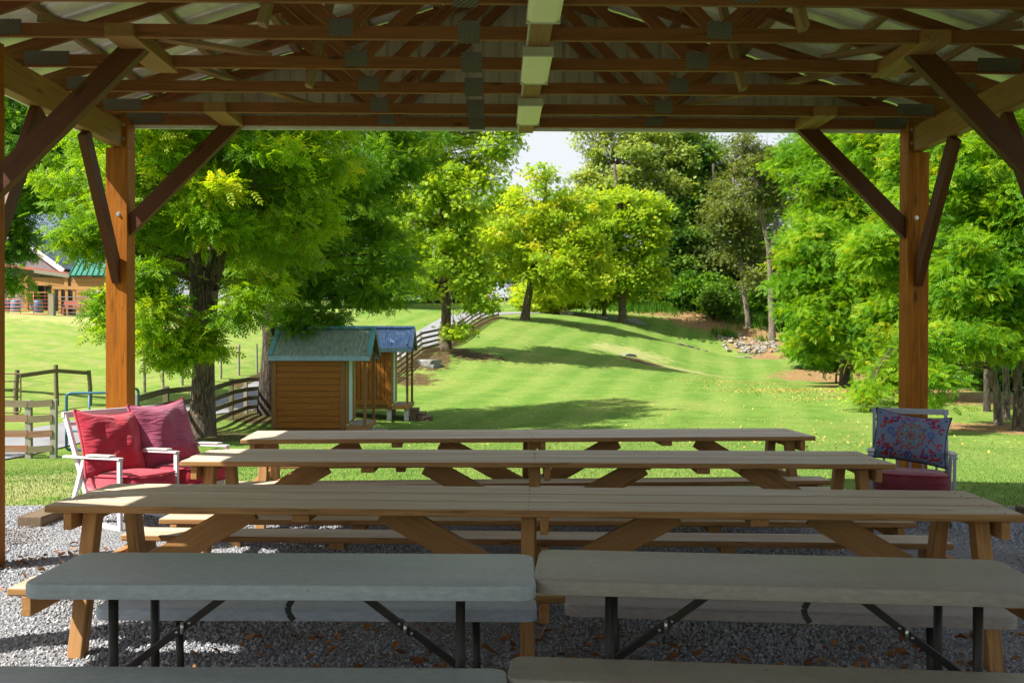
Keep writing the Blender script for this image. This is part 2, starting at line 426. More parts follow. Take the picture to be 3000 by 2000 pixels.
def along(pts, rad, wgt=1):
    o = np.zeros_like(GX)
    for (a, b) in zip(pts[:-1], pts[1:]):
        a, b = np.array(a), np.array(b); d = b-a
        t = np.clip(((GX-a[0])*d[0]+(GY-a[1])*d[1])/(d@d), 0, 1)
        o = np.maximum(o, wgt*np.clip(1.4-np.hypot(GX-a[0]-t*d[0], GY-a[1]-t*d[1])/rad, 0, 1))
    return o
FENCE = [(-8.25,22),(-8.3,24.2),(-8.35,26.5),(-8.5,28.8),(-8.6,31.2),(-8.75,33.6),(-8.75,36),(-8.4,39),(-7.9,42),(-7.3,45),(-6.7,48.5),(-6.2,52),(-5.6,56),(-4.7,60),(-3.8,64),(-3.1,68),(-2.5,72),(-1.9,76),(-1.3,80),(-.6,84),(.2,88)]
mulch = np.maximum(zone([(600,1255,24.5,2.6,2.2,1),(700,1265,26.5,2.6,2.3,1),(470,1250,23.6,1.8,1.4,.9),(785,1215,33,2.0,2,1),(1320,1022,61.5,1.8,2.2,1),(1380,1040,60,2.6,2,.8),
        (1250,1060,58,2,3,.9),(1210,1090,53,2,3,.7),(1612,927,100,2,3,1),(1690,932,99,2,2,.7),(1860,1045,71,1.3,1.6,1),(1900,1052,70,1.6,1.3,1)]),
        np.maximum(along(FENCE[4:], .9, .75), along([(-11.2,43),(-10.8,52)], .8, .8)))
litter = zone([(2230,1000,100,4.5,6,1),(2310,1030,92,5,5,1),(2180,980,104,5,5,1),(2080,950,107,6,5,.9),(1980,925,110,7,4,.8),(2450,1065,70,5,7,1),(2600,1080,55,5,6,.9),
        (2900,1260,32,2.5,2.2,1),(2980,1270,31,2.2,2,1),(2870,1180,42,4,5,.8),(2560,1115,48,3,2.5,.8),(2700,1120,48,4,4,.7)])
dry = zone([(1840,1015,75,4.5,4,.8),(1980,1060,70,5,2.5,.75),(1500,1010,64,3,3,.5),
        (30,1400,11.8,2.5,3,.8),(150,1460,10.5,2,2,.7),(250,935,56,9,3,.7),(100,925,58,8,3,.8)])
past = np.clip((-11.5-GX)/2.0, 0, 1)*np.clip((GY-24)/4, 0, 1)
k = NT('grass_ground'); geo = k.n('NewGeometry').outputs['Position']
sx = k.n('SeparateXYZ'); k.l(geo, sx.inputs[0]); X, Y = sx.outputs[0], sx.outputs[1]
n_f = k.noise(k.map(geo, (1, 1, .3)), 7, 9, 0, .78); n_m = k.noise(geo, .9, 5); n_l = k.noise(geo, .13, 4)
# mowing stripes fan out over the lawn
wob = k.math('MULTIPLY', k.noise(geo, .05, 2), 2.5)
u = k.math('ADD', k.math('ADD', k.math('MULTIPLY', X, .97), k.math('MULTIPLY', Y, -.243)), wob)
st = k.math('SINE', k.math('MULTIPLY', u, 2*math.pi/2.5))
st = k.math('MULTIPLY_ADD', st, .5, .5)
c = k.mix(k.ramp(n_m, [(.3, 0.0), (.7, 1.0)]), (.072,.170,.020), (.150,.240,.038))
c = k.mix(k.math('MULTIPLY', k.ramp(st, [(.2, 0.0), (.8, 1.0)]), .42), c, (.220,.290,.065))
c = k.mix(k.ramp(n_f, [(.32, .75), (.55, 0.0)]), c, (.075,.125,.025))
c = k.mix(k.ramp(n_f, [(.55, 0.0), (.78, .6)]), c, (.33,.33,.095))
c = k.mix(k.ramp(n_l, [(.48, 0.0), (.72, .5)]), c, (.25,.265,.07))
c = k.mix(k.ramp(k.noise(geo, 2.6, 9, .6, .8), [(.36, .55), (.52, 0.0)]), c, (.075,.135,.025))
pc = k.mix(k.ramp(n_m, [(.35, 0.0), (.65, 1.0)]), (.13,.225,.035), (.215,.275,.06))
pc = k.mix(k.ramp(k.noise(geo, 1.1, 9, .5, .75), [(.50, 0.0), (.66, .75)]), pc, (.33,.27,.13))
c = k.mix(k.attr('pasture', 'Fac'), c, pc)
def masked(name, amt=.9):
    m = k.math('ADD', k.attr(name, 'Fac'), k.math('MULTIPLY', k.math('SUBTRACT', k.noise(geo, 1.6, 6, 0, .65), .5), 1.5))
    return k.ramp(k.math('MULTIPLY', m, k.math('GREATER_THAN', k.attr(name, 'Fac'), .02)), [(.42, 0.0), (.62, amt)])
c = k.mix(masked('dry', .42), c, k.mix(n_f, (.36,.30,.13), (.48,.42,.22)))
ml = k.mix(k.ramp(k.vor(geo, 11, out='Distance'), [(.1, 0.0), (.6, 1.0)]), (.17,.085,.045), (.05,.028,.018))
c = k.mix(masked('mulch'), c, ml)
lt = k.mix(k.ramp(k.noise(geo, 5, 6), [(.35, 0.0), (.65, 1.0)]), (.13,.085,.05), (.34,.19,.085))
c = k.mix(masked('litter', .92), c, lt)
k.col(c); k.set(.95, 0, .1); k.bump(k.math('ADD', n_f, k.noise(geo, 40, 3)), .7, .03)
me = mkmesh('ground', np.stack([GX, GY, GZ], -1), gf, {'mulch': ('FLOAT', mulch), 'litter': ('FLOAT', litter), 'dry': ('FLOAT', dry), 'pasture': ('FLOAT', past)}, True)
tag(link('ground', me, k.m), kind='structure')

# driveway laid just above the terrain
def ribbon(name, centre, width, mat, lift=.012, step=.8):
    pts = []
    c = [Vector((a, b, 0)) for a, b in centre]
    for a, b in zip(c[:-1], c[1:]):
        n = max(1, int((b-a).length/step))
        pts += [a.lerp(b, i/n) for i in range(n)]
    pts.append(c[-1]); n = 9; vv = []
    for i, p in enumerate(pts):
        d = (pts[min(i+1, len(pts)-1)]-pts[max(0, i-1)]).normalized(); s = Vector((d.y, -d.x, 0))
        for j in range(n):
            t = (j/(n-1)-.5); q = p + s*width*t; vv.append((q.x, q.y, 0))
    vv = np.array(vv); vv[:, 2] = hz(vv[:, 0], vv[:, 1]) + lift
    m = len(pts); ix = np.arange(m*n).reshape(m, n)
    ff = np.stack([ix[:-1,:-1].ravel(), ix[:-1,1:].ravel(), ix[1:,1:].ravel(), ix[1:,:-1].ravel()], 1)
    o = link(name, mkmesh(name, vv, ff, None, True), mat); return tag(o, kind='structure')
ribbon('driveway', [(-13.6,4),(-12.6,14),(-11.8,22),(-10.9,30),(-10.5,37),(-9.7,44),(-8.8,50),(-7.7,56),(-6.1,64),(-5.1,70),(-4.2,76),(-3.2,82),(-1.8,89),(.6,95),(4,99),(9,102),(16,104)], 2.9, M['asphalt'], .03)

# gravel floor
k = NT('grey_gravel'); geo = k.n('NewGeometry').outputs['Position']
v = k.vor(geo, 62); vc = k.vor(geo, 62, out='Color'); hsv = k.n('SeparateColor'); k.l(vc, hsv.inputs[0])
c = k.ramp(hsv.outputs[0], [(.0, (.19,.20,.22)), (.5, (.29,.30,.325)), (1.0, (.40,.41,.42))])
c = k.mix(k.ramp(v, [(.3, 0.0), (.65, .55)]), c, (.10,.095,.09))
c = k.mix(k.ramp(k.noise(geo, 1.1, 5), [(.52, 0.0), (.7, .55)]), c, (.16,.125,.09))
k.col(c); k.set(.9, 0, .2); k.bump(k.math('SUBTRACT', 1.0, v), .9, .02)
px_, py_ = np.meshgrid(np.linspace(-4.75, 5.3, 70), np.linspace(-4, 8.95, 90))
edge = np.array([(-4.75 - .15*math.sin(t*1.7)) for t in np.linspace(0, 13, 90)])
px_[:, 0] = edge; py_[-1, :] = 8.95 + .12*np.sin(np.linspace(0, 30, 70))
pz_ = .012 + .012*np.sin(px_*2.1+py_)*np.cos(py_*1.7)
ix = np.arange(70*90).reshape(90, 70)
tag(link('gravel_floor', mkmesh('gravel_floor', np.stack([px_, py_, pz_], -1), np.stack([ix[:-1,:-1].ravel(), ix[:-1,1:].ravel(), ix[1:,1:].ravel(), ix[1:,:-1].ravel()], 1), None, True), k.m), kind='structure')
def scatter_mesh(name, n, xr, yr, size, mat, kindshape, zf, cluster=None):
    x = RNG.uniform(*xr, n); y = yr[0] + (yr[1]-yr[0])*RNG.random(n)**1.25
    if cluster is not None: x, y = cluster(n)
    s = RNG.uniform(*size, n)
    if kindshape == 'pebble':
        t = np.array([(-1,-1,-.7),(1,-1,-.7),(1,1,-.7),(-1,1,-.7),(-.7,-.6,.7),(.6,-.7,.7),(.7,.6,.7),(-.6,.7,.7)], float)*.5
        fc = np.array([(4,5,6,7),(0,1,5,4),(1,2,6,5),(2,3,7,6),(3,0,4,7)])
        v = t[None]*s[:, None, None]*RNG.uniform(.6, 1.35, (n, 1, 3)) + RNG.normal(0, .12, (n, 8, 3))*s[:, None, None]
        tilt = RNG.normal(0, .35, (n, 2))
    elif kindshape == 'leaf':
        t = np.array([(-.5,0,.0),(-.1,-.32,.10),(.5,0,.02),(-.1,.32,.12),(.15,-.2,.06),(.15,.2,.07)], float)
        fc = np.array([(0,1,4,2),(0,2,5,3)])
        v = t[None]*s[:, None, None]*np.concatenate([RNG.uniform(.7, 1.3, (n, 1, 2)), RNG.uniform(-.5, 3.0, (n, 1, 1))], -1)
        tilt = RNG.normal(0, .4, (n, 2))
    a = RNG.uniform(0, 2*np.pi, n); ca, sa = np.cos(a)[:, None], np.sin(a)[:, None]
    z = v[..., 2] + v[..., 0]*tilt[:, :1] + v[..., 1]*tilt[:, 1:]
    vx = v[..., 0]*ca - v[..., 1]*sa + x[:, None]; vy = v[..., 0]*sa + v[..., 1]*ca + y[:, None]
    vz = z + zf(x, y)[:, None] + s[:, None]*.22
    V = np.stack([vx, vy, vz], -1).reshape(-1, 3); m = v.shape[1]
    Fc = (fc[None] + (np.arange(n)*m)[:, None, None]).reshape(-1, 4)
    tint = np.repeat(RNG.random(n), m)
    return link(name, mkmesh(name, V, Fc, {'tint': ('FLOAT', tint)}), mat)
k = NT('loose_stone_chips'); t = k.attr('tint', 'Fac')
k.col(k.mix(k.ramp(k.noise(k.n('NewGeometry').outputs['Position'], 1.1, 5), [(.52, 0.0), (.7, .4)]), k.ramp(t, [(0, (.20,.205,.225)), (.6, (.32,.33,.355)), (1, (.45,.455,.47))]), (.19,.15,.11))); k.set(.85, 0, .25)
tag(scatter_mesh('gravel_chips', 190000, (-4.8, 5.25), (2.7, 9.0), (.006, .017), k.m, 'pebble', lambda x, y: np.full_like(x, .012)), kind='stuff')
k = NT('dead_leaves'); t = k.attr('tint', 'Fac'); k.col(k.ramp(t, [(0, (.12,.045,.018)), (.5, (.24,.09,.028)), (1, (.36,.18,.06))])); k.set(.8, 0, .2)
M['dead_leaf'] = k.m
def leafspots(n):
    cx = np.array([-1.3,-.6,.1,1.2,2.0,.6,-3.1,2.4,-.2,1.6,.9]); cy = np.array([4.4,4.1,3.95,4.1,4.3,4.6,6.7,5.0,4.9,4.05,3.7]); i = RNG.integers(0, len(cx), n)
    x = cx[i]+RNG.normal(0, .45, n); y = cy[i]+RNG.normal(0, .28, n); return np.clip(x, -4.6, 5), np.clip(y, 2.8, 8.8)
tag(scatter_mesh('dead_leaves', 1100, (0,1), (0,1), (.025, .075), M['dead_leaf'], 'leaf', lambda x, y: np.full_like(x, .022), leafspots), kind='stuff')
k = NT('yellow_leaf_litter'); t = k.attr('tint', 'Fac'); k.col(k.ramp(t, [(0, (.34,.19,.05)), (.6, (.42,.32,.07)), (1, (.48,.42,.12))])); k.set(.8, 0, .2)
def lawnleaves(n):
    sp = [(2150,1085,58,4,3),(2270,1120,50,4,2.5),(2340,1125,49,3,2.5),(2520,1130,46,3,3),(2440,1150,43,2.5,1.5),(2800,1200,38,4,5),(1900,1200,38,12,8),(2400,1250,31,7,6),(2620,1300,24,5,5),(1700,1290,22,7,6)]
    i = RNG.choice(len(sp), n, p=np.array([.15,.2,.12,.14,.1,.08,.07,.06,.04,.04])); q = np.array([(P(a,b,Y).x, Y, rx, ry) for a,b,Y,rx,ry in sp])[i]
    return q[:,0]+RNG.normal(0,1,n)*q[:,2]*.6, np.maximum(q[:,1]+RNG.normal(0,1,n)*q[:,3]*.6, 10)
tag(scatter_mesh('fallen_yellow_leaves', 4500, (0,1), (0,1), (.04, .09), k.m, 'leaf', lambda x, y: hz(x, y)+.012, lawnleaves), kind='stuff')
# short grass blades where the lawn comes close
def blades(name, n, xr, yr, h, mat, pw=1.0, lean=.5):
    x = RNG.uniform(*xr, n); y = yr[0]+(yr[1]-yr[0])*RNG.random(n)**pw
    e = RNG.exponential(.10, n)*(RNG.random(n) < .5); keep = ~((x > -4.95+e) & (x < 5.45-e) & (y < 9.2-e)); x, y = x[keep], y[keep]; n = len(x)
    z = hz(x, y); a = RNG.uniform(0, 6.283, n); hh = RNG.uniform(*h, n); w = hh*.10+.003
    dx, dy = np.cos(a), np.sin(a); l = RNG.normal(0, lean, n)*hh; la = RNG.uniform(0, 6.283, n)
    V = np.stack([np.stack([x-dx*w, y-dy*w, z-.01], -1), np.stack([x+dx*w, y+dy*w, z-.01], -1), np.stack([x+l*np.cos(la), y+l*np.sin(la), z+hh], -1)], 1).reshape(-1, 3)
    return tag(link(name, mkmesh(name, V, np.arange(3*n).reshape(n, 3), {'tint': ('FLOAT', np.repeat(RNG.random(n), 3))}), mat), kind='stuff')
k = NT('grass_blades'); t = k.attr('tint', 'Fac'); k.col(k.ramp(t, [(0, (.07,.16,.022)), (.6, (.15,.24,.045)), (1, (.30,.32,.11))])); k.set(.7, 0, .15)
M['blade'] = k.m
blades('lawn_grass', 330000, (-11, 13), (8.9, 36), (.010, .032), k.m, 1.7)
# tall weeds at the wood's edge
def weedspots():
    V, T, Fc = [], [], []; n0 = 0
    for (px, py, Y, rx, ry, n, h) in [(1900,908,112,4,2,2600,1.3),(2010,905,112,3,2,500,.9),(2110,985,102,.5,.5,50,1.2),(2130,982,102,.5,.5,60,1.6),(2150,985,102,.5,.5,50,1.0),(2095,975,103,.4,.4,40,1.0),(1960,940,109,2,1,80,.7),(2235,985,101,.8,.8,60,.9),(2250,960,107,4,2,700,1.4)]:
        p = P(px, py, Y); x = p.x+RNG.normal(0, rx*.6, n); y = p.y+RNG.normal(0, ry*.6, n); z = hz(x, y); hh = h*RNG.uniform(.5, 1.1, n); a = RNG.uniform(0, 6.28, n); w = .05
        l = RNG.normal(0, .18, (n, 2))*hh[:, None]
        V.append(np.stack([np.stack([x-w*np.cos(a), y-w*np.sin(a), z-.05], -1), np.stack([x+w*np.cos(a), y+w*np.sin(a), z-.05], -1), np.stack([x+l[:, 0], y+l[:, 1], z+hh], -1)], 1).reshape(-1, 3)); T.append(np.repeat(RNG.random(n)*.6, 3))
    V = np.concatenate(V); return V, np.concatenate(T)
V, T = weedspots()
tag(link('tall_weeds', mkmesh('tall_weeds', V, np.arange(len(V)).reshape(-1, 3), {'tint': ('FLOAT', T)}), M['leaf_deep']), kind='stuff')

# ------------------------------------------------------------------ pavilion
XL, XR, XC = -3.53, 3.98, .225
YP = [9.05, 6.64, 4.5, 2.3, .1, -2.1, -4.0]
TR = [9.04, 8.51, 7.79, 7.09, 6.38, 5.68, 4.97, 4.26]
ZB = 3.585; SL = .32; HALF = 3.85; ZT = 3.70
pav = thing('pavilion', 'open picnic pavilion with stained posts, roof trusses and a metal roof over the tables', 'pavilion', (XC, 2.5, 0))
def ztop(x): return ZT + (HALF-abs(x-XC))*SL
for sx, xc in ((-1, XL), (1, XR)):
    for y in YP:
        m = MB(); m.beam((xc, y, -.1), (xc, y, 3.36), .2, .2, (0,1,0)); m.beam((xc-sx*.065, y, 3.36), (xc-sx*.065, y, 3.64), .07, .196, (0,1,0))
        m.build('post', M['post'], pav, True, bev=.006)
        if y < 0: continue
        # brace up to the trusses
        m = MB(); x0 = xc - sx*.06
        m.beam((x0, y-.02, 2.60), (x0 - sx*1.03, y-.02, 3.63), .085, .145, (0,0,1)); m.build('knee_brace', M['brace'], pav, True, bev=.004)
        # braces along the girder
        for d in ((-1,) if y == YP[0] else (-1, 1)):
            m = MB(); m.beam((xc, y+d*.06, 2.13), (xc, y+d*.80, 3.35), .07, .14, (0,1,0)); m.build('knee_brace', M['brace'], pav, True, bev=.004)
    for y in YP[:2]:
        for (bx, bz) in ((xc-sx*.065, 3.44), (xc-sx*.065, 3.57), (xc+sx*.04, 2.30), (xc-sx*.02, 2.74)):
            m = MB(); m.tube([(bx, y-.099, bz), (bx, y-.104, bz)], .02, 10); m.tube([(bx, y-.104, bz), (bx, y-.116, bz)], .011, 6); m.build('bolt', M['steel'], pav, True)
    xg = xc - sx*.0
    m = MB(); m.beam((xg - sx*.005, -4, 3.4825), (xg - sx*.005, 9.0, 3.4825), .10, .235); m.build('girder', M['girder'], pav, True, bev=.004)
# blocks the braces are nailed to
for (a, b, ys) in ((8.42, 9.06, 1), (6.3, 7.2, 1)):
    for sx, xc in ((-1, XL), (1, XR)):
        x = xc - sx*1.06
        m = MB(); m.beam((x, a, 3.615), (x, b-.02, 3.615), .19, .088); m.build('brace_block', M['girder'], pav, True, bev=.003)
def truss(y):
    m = MB(); h = .089; w = .038
    m.beam((XC-HALF, y, ZB+h/2), (XC-.19-.22, y, ZB+h/2), w, h); m.beam((XC-.19-.218, y, ZB+h/2), (XC+HALF, y, ZB+h/2), w, h)
    for s in (-1, 1):
        m.beam((XC+s*(HALF+.30), y, ztop(XC+s*(HALF+.30))-.03), (XC+s*.004, y, ztop(XC)-.03), w-.001, h)
        nb = XC+s*1.26; q = XC+s*1.95
        m.beam((nb+s*.03, y, ZB+h), (q, y, ztop(q)-.075), w-.002, h); m.beam((nb-s*.05, y, ZB+h), (XC+s*.06, y, ztop(XC)-.10), w-.002, h)
    t = m.build('truss', M['truss'], pav, True, bev=.003)
    for (x, z, ww, hh) in ((XC-1.26, ZB+.075, .165, .12), (XC+1.26, ZB+.075, .165, .12), (XC-.41, ZB+.05, .15, .15), (XC-HALF+.33, ZB+.062, .33, .10), (XC+HALF-.33, ZB+.062, .33, .10)):
        g = MB(); g.beam((x-ww/2, y-.0205, z), (x+ww/2, y-.0205, z), .003, hh); g.build('gusset_plate', M['plate'], t, True)
for y in TR: truss(y)
# scrap braces and diagonal lateral boards
for a, b in (((XC-3.25,6.36,ZB+.12),(XC-1.9,7.12,ZB+.10)), ((XC-2.9,7.09,ZB+.145),(XC+.3-2.0,9.0,ZB+.11)), ((XC+2.9,7.09,ZB+.145),(XC+1.2,9.0,ZB+.11)), ((XC+3.3,6.36,ZB+.13),(XC+2.2,7.1,ZB+.11))):
    MB().beam(a, b, .085, .03).build('lateral_brace', M['purlin'], pav, True)
for s in (-1, 1):
    for yy in (7.11, 5.70):
        MB().beam((XC+s*1.62, yy+.02, ZB-.12), (XC+s*1.42, yy+.10, ZB+.75), .05, .085, (0,1,0)).build('web_brace', M['purlin'], pav, True)
    # purlins
    for i in range(7):
        x = XC+s*(.12+i*.66)
        m = MB(); m.beam((x, -4, ztop(x)+.036), (x, 9.2, ztop(x)+.036), .085, .036, (-s*SL,0,1)); m.build('purlin', M['purlin'], pav, True)
# ribbed roof sheets
def ribbed(yr, prof=((0,0),(.17,0),(.185,.02),(.205,.02),(.22,0))):
    ys, zs = [], []; y = yr[0]
    while y < yr[1]:
        for a, b in prof: ys.append(y+a); zs.append(b)
        y += .2286
    return np.array(ys), np.array(zs)
ys, zs = ribbed((-4.2, 9.25))
for s in (-1, 1):
    xe, n = XC+s*(HALF+.33), len(ys)
    v = np.concatenate([np.stack([np.full(n, XC), ys, np.full(n, ztop(XC)+.06)+zs], -1), np.stack([np.full(n, xe), ys, np.full(n, ztop(xe)+.06)+zs], -1)])
    i = np.arange(n-1); ff = np.stack([i, i+1, i+1+n, i+n], 1)
    o = link('roof_sheet', mkmesh('roof_sheet', v - np.array(pav.location, dtype=np.float32), ff), M['roof_under'], pav)
    md = o.modifiers.new('gauge', 'SOLIDIFY'); md.thickness = .004
    MB().beam((xe+s*.012, -4.2, ztop(xe)+.02), (xe+s*.012, 9.25, ztop(xe)+.02), .02, .13).build('fascia', M['white_trim'], pav, True)
MB().prism([(XC-.2, -4.2, ztop(XC)+.03), (XC, -4.2, ztop(XC)+.10), (XC+.2, -4.2, ztop(XC)+.03), (XC, -4.2, ztop(XC)+.085)], (0, 13.45, 0)).build('ridge_cap', M['siding'], pav, True)
# ribbed gable wall
m = MB(); x = XC-HALF-.25
while x < XC+HALF+.25:
    for (a, b, d) in ((0,.09,0),(.09,.105,1),(.105,.125,2),(.125,.152,3)):
        x0, x1 = x+a, x+b; y0 = 9.10 + {0:0,1:0,2:.016,3:.016}[d]; y1 = 9.10 + {0:0,1:.016,2:.016,3:0}[d]
        z0, z1 = ztop(x0)+.05, ztop(x1)+.05
        m.add([(x0,y0,ZB+.01),(x1,y1,ZB+.01),(x1,y1,z1),(x0,y0,z0)], [(0,1,2,3)])
    x += .2286 if False else .152
m.build('gable_siding', M['siding'], pav, True)
MB().beam((XC-HALF-.1, 9.135, ZB+.03), (XC+HALF+.1, 9.135, ZB+.03), .02, .09).build('gable_trim', M['white_trim'], pav, True)
MB().beam((.28, 3.0, ZB-.012), (.28, 9.19, ZB-.012), .14, .02).build('mounting_board', M['girder'], pav, True, bev=.002)

m = MB(); m.tube([(.205, 3.0, ZB-.014), (.205, 6.2, ZB-.016), (.207, 9.1, ZB-.014)], .009, 8); m.build('conduit', M['fixture'], pav, True, smooth=True)
LIGHTS = []
for i, (y0, lab) in enumerate(((5.04, 'pale strip light hung nearest the camera, cut by the top of the picture'), (6.44, 'pale strip light in the middle of the row under the ridge'), (7.84, 'pale strip light farthest along the row, close to the gable'))):
    if i == 0:
        L = thing('strip_light', lab, 'ceiling light', (.28, y0+.36, ZB-.022), 0, 'strip lights under the pavilion ridge')
        m = MB(); m.box((-.10,-.36,-.018), (.10,.36,-.001), 1); m.build('housing', M['fixture'], L, bev=.003)
        for s in (-1, 1): m = MB(); m.box((-.104, s*.362-.012, -.064), (.104, s*.362+.012, -.0005), 0); m.build('end_cap', M['fixture'], L, bev=.004)
        m = MB(); pr = [(-.097,-.35,-.0185),(-.099,-.35,-.048),(-.07,-.35,-.061),(.07,-.35,-.061),(.099,-.35,-.048),(.097,-.35,-.0185)]
        m.prism(pr, (0,.70,0)); m.build('diffuser', M['diffuser'], L, bev=.004)
        L0 = L
    else:
        L = copy_tree(L0); L.location = (.28, y0+.36, ZB-.022); L['label'] = lab

# ------------------------------------------------------------------ wooden picnic tables
def wood_table(lab, x, y, yaw):
    t = thing('picnic_table', lab, 'picnic table', (x, y, 0), R(yaw), 'long wooden picnic tables')
    L = 4.88; zt = .76; th = .038
    m = MB()
    for j in range(3):
        yy = -.247+j*.247+random.uniform(-.003,.003); e = random.uniform(-.012,.012)
        m.beam((-L/2+e, yy, zt-th/2+random.uniform(0,.0015)), (L/2+e, yy, zt-th/2), .231, th)
    m.build('tabletop', M['table'], t, bev=.008)
    m = MB()
    for xx in (-2.34, 0, 2.34):
        for j in range(3):
            for q in (-.09, 0, .09): yy = -.247+j*.247+q; m.tube([(xx+random.uniform(-.01,.01), yy, zt-.003), (xx, yy, zt+.0012)], .0042, 6)
    m.build('screw_heads', M['bronze'], t)
    for s in (-1, 1):
        m = MB(); m.beam((-L/2, s*.60, .435-.019), (L/2, s*.60, .435-.019), .235, th); m.build('bench', M['table'], t, bev=.008)
    for xx in (-2.26, 0, 2.26):
        for s in (-1, 1):
            m = MB(); m.beam((xx, s*.40, .0), (xx, s*.22, zt-th-.001), .072, .085, (0,1,0)); m.build('leg', M['table_leg'], t, bev=.005)
        d = -.082 if xx < 0 else .082
        m = MB(); m.beam((xx+d, -.34, zt-th-.046), (xx+d, .34, zt-th-.046), .042, .089); m.build('top_cleat', M['table_leg'], t, bev=.004)
        m = MB(); m.beam((xx+d*1.02, -.72, .35), (xx+d*1.02, .72, .35), .045, .092); m.build('bench_support', M['table_leg'], t, bev=.004)
    for xx in (-1.15, 1.15):
        m = MB(); m.beam((xx, -.33, zt-th-.021), (xx, .33, zt-th-.021), .09, .04); m.build('top_cleat', M['table_leg'], t, bev=.004)
        for s in (-1, 1):
            m = MB(); m.beam((xx, s*.60-.10, .435-th-.02), (xx, s*.60+.10, .435-th-.02), .09, .04); m.build('bench_cleat', M['table_leg'], t, bev=.004)
    for x0, x1 in ((-2.17,-1.50),(2.17,1.50),(-.07,-.78),(.07,.78)):
        m = MB(); m.beam((x0, 0, .30), (x1, 0, zt-th-.03), .04, .14); m.build('diagonal_brace', M['table_leg'], t, bev=.004)
    return t
wood_table('long wooden picnic table nearest the grey folding tables, widest in view', .18, 5.10, -3.1)
wood_table('long wooden picnic table standing between the other two wooden ones', .28, 6.86, -1.5)
wood_table('long wooden picnic table farthest out, at the lawn end of the gravel', .30, 8.42, 3.4)

# ------------------------------------------------------------------ plastic folding tables
def rounded_slab(m, x0, x1, y0, y1, z, th, r=.07, n=6):
    def ring(ins, zz):
        out = []
        rr = max(r-ins, .004)
        for cx, cy, a0 in ((x1-r, y1-r, 0), (x0+r, y1-r, 90), (x0+r, y0+r, 180), (x1-r, y0+r, 270)):
            for i in range(n+1):
                a = R(a0+90*i/n); out.append((cx+rr*math.cos(a), cy+rr*math.sin(a), zz))
        return out
    prof = [(.012, z-th), (.0, z-th+.004), (0, z-.012), (.002, z-.006), (.006, z-.0016), (.012, z)]
    vv = []; k = 4*(n+1)
    for ins, zz in prof: vv += ring(ins, zz)
    ff = []
    for i in range(len(prof)-1):
        for j in range(k): ff.append((i*k+j, i*k+(j+1) % k, (i+1)*k+(j+1) % k, (i+1)*k+j))
    ff.append(tuple(reversed(range(k)))); ff.append(tuple((len(prof)-1)*k+j for j in range(k)))
    m.add(vv, ff); return m
def smooth(o, ang=50):
    for p in o.data.polygons: p.use_smooth = True
    md = o.modifiers.new('n', 'WEIGHTED_NORMAL'); md.keep_sharp = True
    return o
def crisp(o, a=28):
    o.data.set_sharp_from_angle(angle=R(a)); return o
def folding_table(lab, x, y, yaw, mat, near, farb, legs=(-.62, .64), strap_x=.12):
    t = thing('folding_table', lab, 'folding table', (x, y, 0), R(yaw), 'folding tables with attached benches')
    crisp(rounded_slab(MB(), -.915, .915, -.255, .255, .745, .056).build('tabletop', mat, t, smooth=True))
    for (bx, by, bw) in (near, farb):
        crisp(rounded_slab(MB(), bx-.915, bx+.915, by-bw, by+bw, .50, .05, .05).build('bench', mat, t, smooth=True))
    ny, fy = near[1], farb[1]
    for lx, s in ((legs[0], -1), (legs[1], 1)):
        MB().tube([(lx, -.20, .69), (lx, -.20, .012)], .0175, 12).build('leg', M['bronze'], t, smooth=True)
        MB().tube([(lx-.02*s, .14, .69), (lx-.02*s, .14, .012)], .0175, 12).build('leg', M['bronze'], t, smooth=True)
        MB().tube([(lx+.03, fy-.02, .452), (lx+.04, fy-.02, .012)], .0165, 12).build('bench_leg', M['bronze'], t, smooth=True)
        MB().tube([(lx+.03, ny+.02, .452), (lx+.03, ny+.02, .012)], .0165, 12).build('bench_leg', M['bronze'], t, smooth=True)
        m = MB(); m.tube([(lx-.02*s, -.2, .04), (lx-.02*s, .14, .04)], .012, 8); m.tube([(lx+.03, ny, .10), (lx+.03, fy, .10)], .012, 8); m.build('foot_bar', M['bronze'], t, smooth=True)
        # two-piece folding brace with hinge
        a = Vector((lx+.02*-s, -.06, .40)); b = Vector((lx-s*.40, -.06, .685)); c = a.lerp(b, .5)
        m = MB(); m.beam(a - (b-a)*.12, c+(b-a)*.07, .016, .028); m.beam(c-(b-a)*.07+Vector((0,-.017,0)), b+Vector((0,-.017,0)), .016, .028)
        m.build('folding_brace', M['bronze'], t, bev=.003)
        m = MB(); m.tube([c+Vector((0,-.034,-.02)), c+Vector((0,-.034,.022))], .007, 8); m.tube([c+(b-a)*.06+Vector((0,-.03,0)), c+(b-a)*.06+Vector((0,-.012,0))], .006, 8); m.tube([c-(b-a)*.06+Vector((0,-.03,0)), c-(b-a)*.06+Vector((0,-.012,0))], .006, 8)
        m.build('hinge_ring', M['steel'], t, smooth=True)
    m = MB(); p = [(strap_x+.02,-.09,.69),(strap_x,-.095,.655),(strap_x-.018,-.10,.625),(strap_x-.014,-.10,.60),(strap_x+.004,-.10,.575)]
    for a, b in zip(p[:-1], p[1:]): m.beam(a, b, .004, .022, (1,0,0.01))
    m.build('hanging_strap', M['strap'], t)
    return t
folding_table('grey plastic folding table with a hinged black brace, cool bluish top', -.765, 3.63, -1.3, M['grey_plastic'], (-.10, -.49, .12), (.015, .40, .105), (-.60, .645), .02)
folding_table('brownish grey plastic folding table with a stained top and dark legs', 1.065, 3.60, -6.3, M['taupe_plastic'], (-.06, -.46, .12), (.10, .40, .105), (-.63, .66), .10)
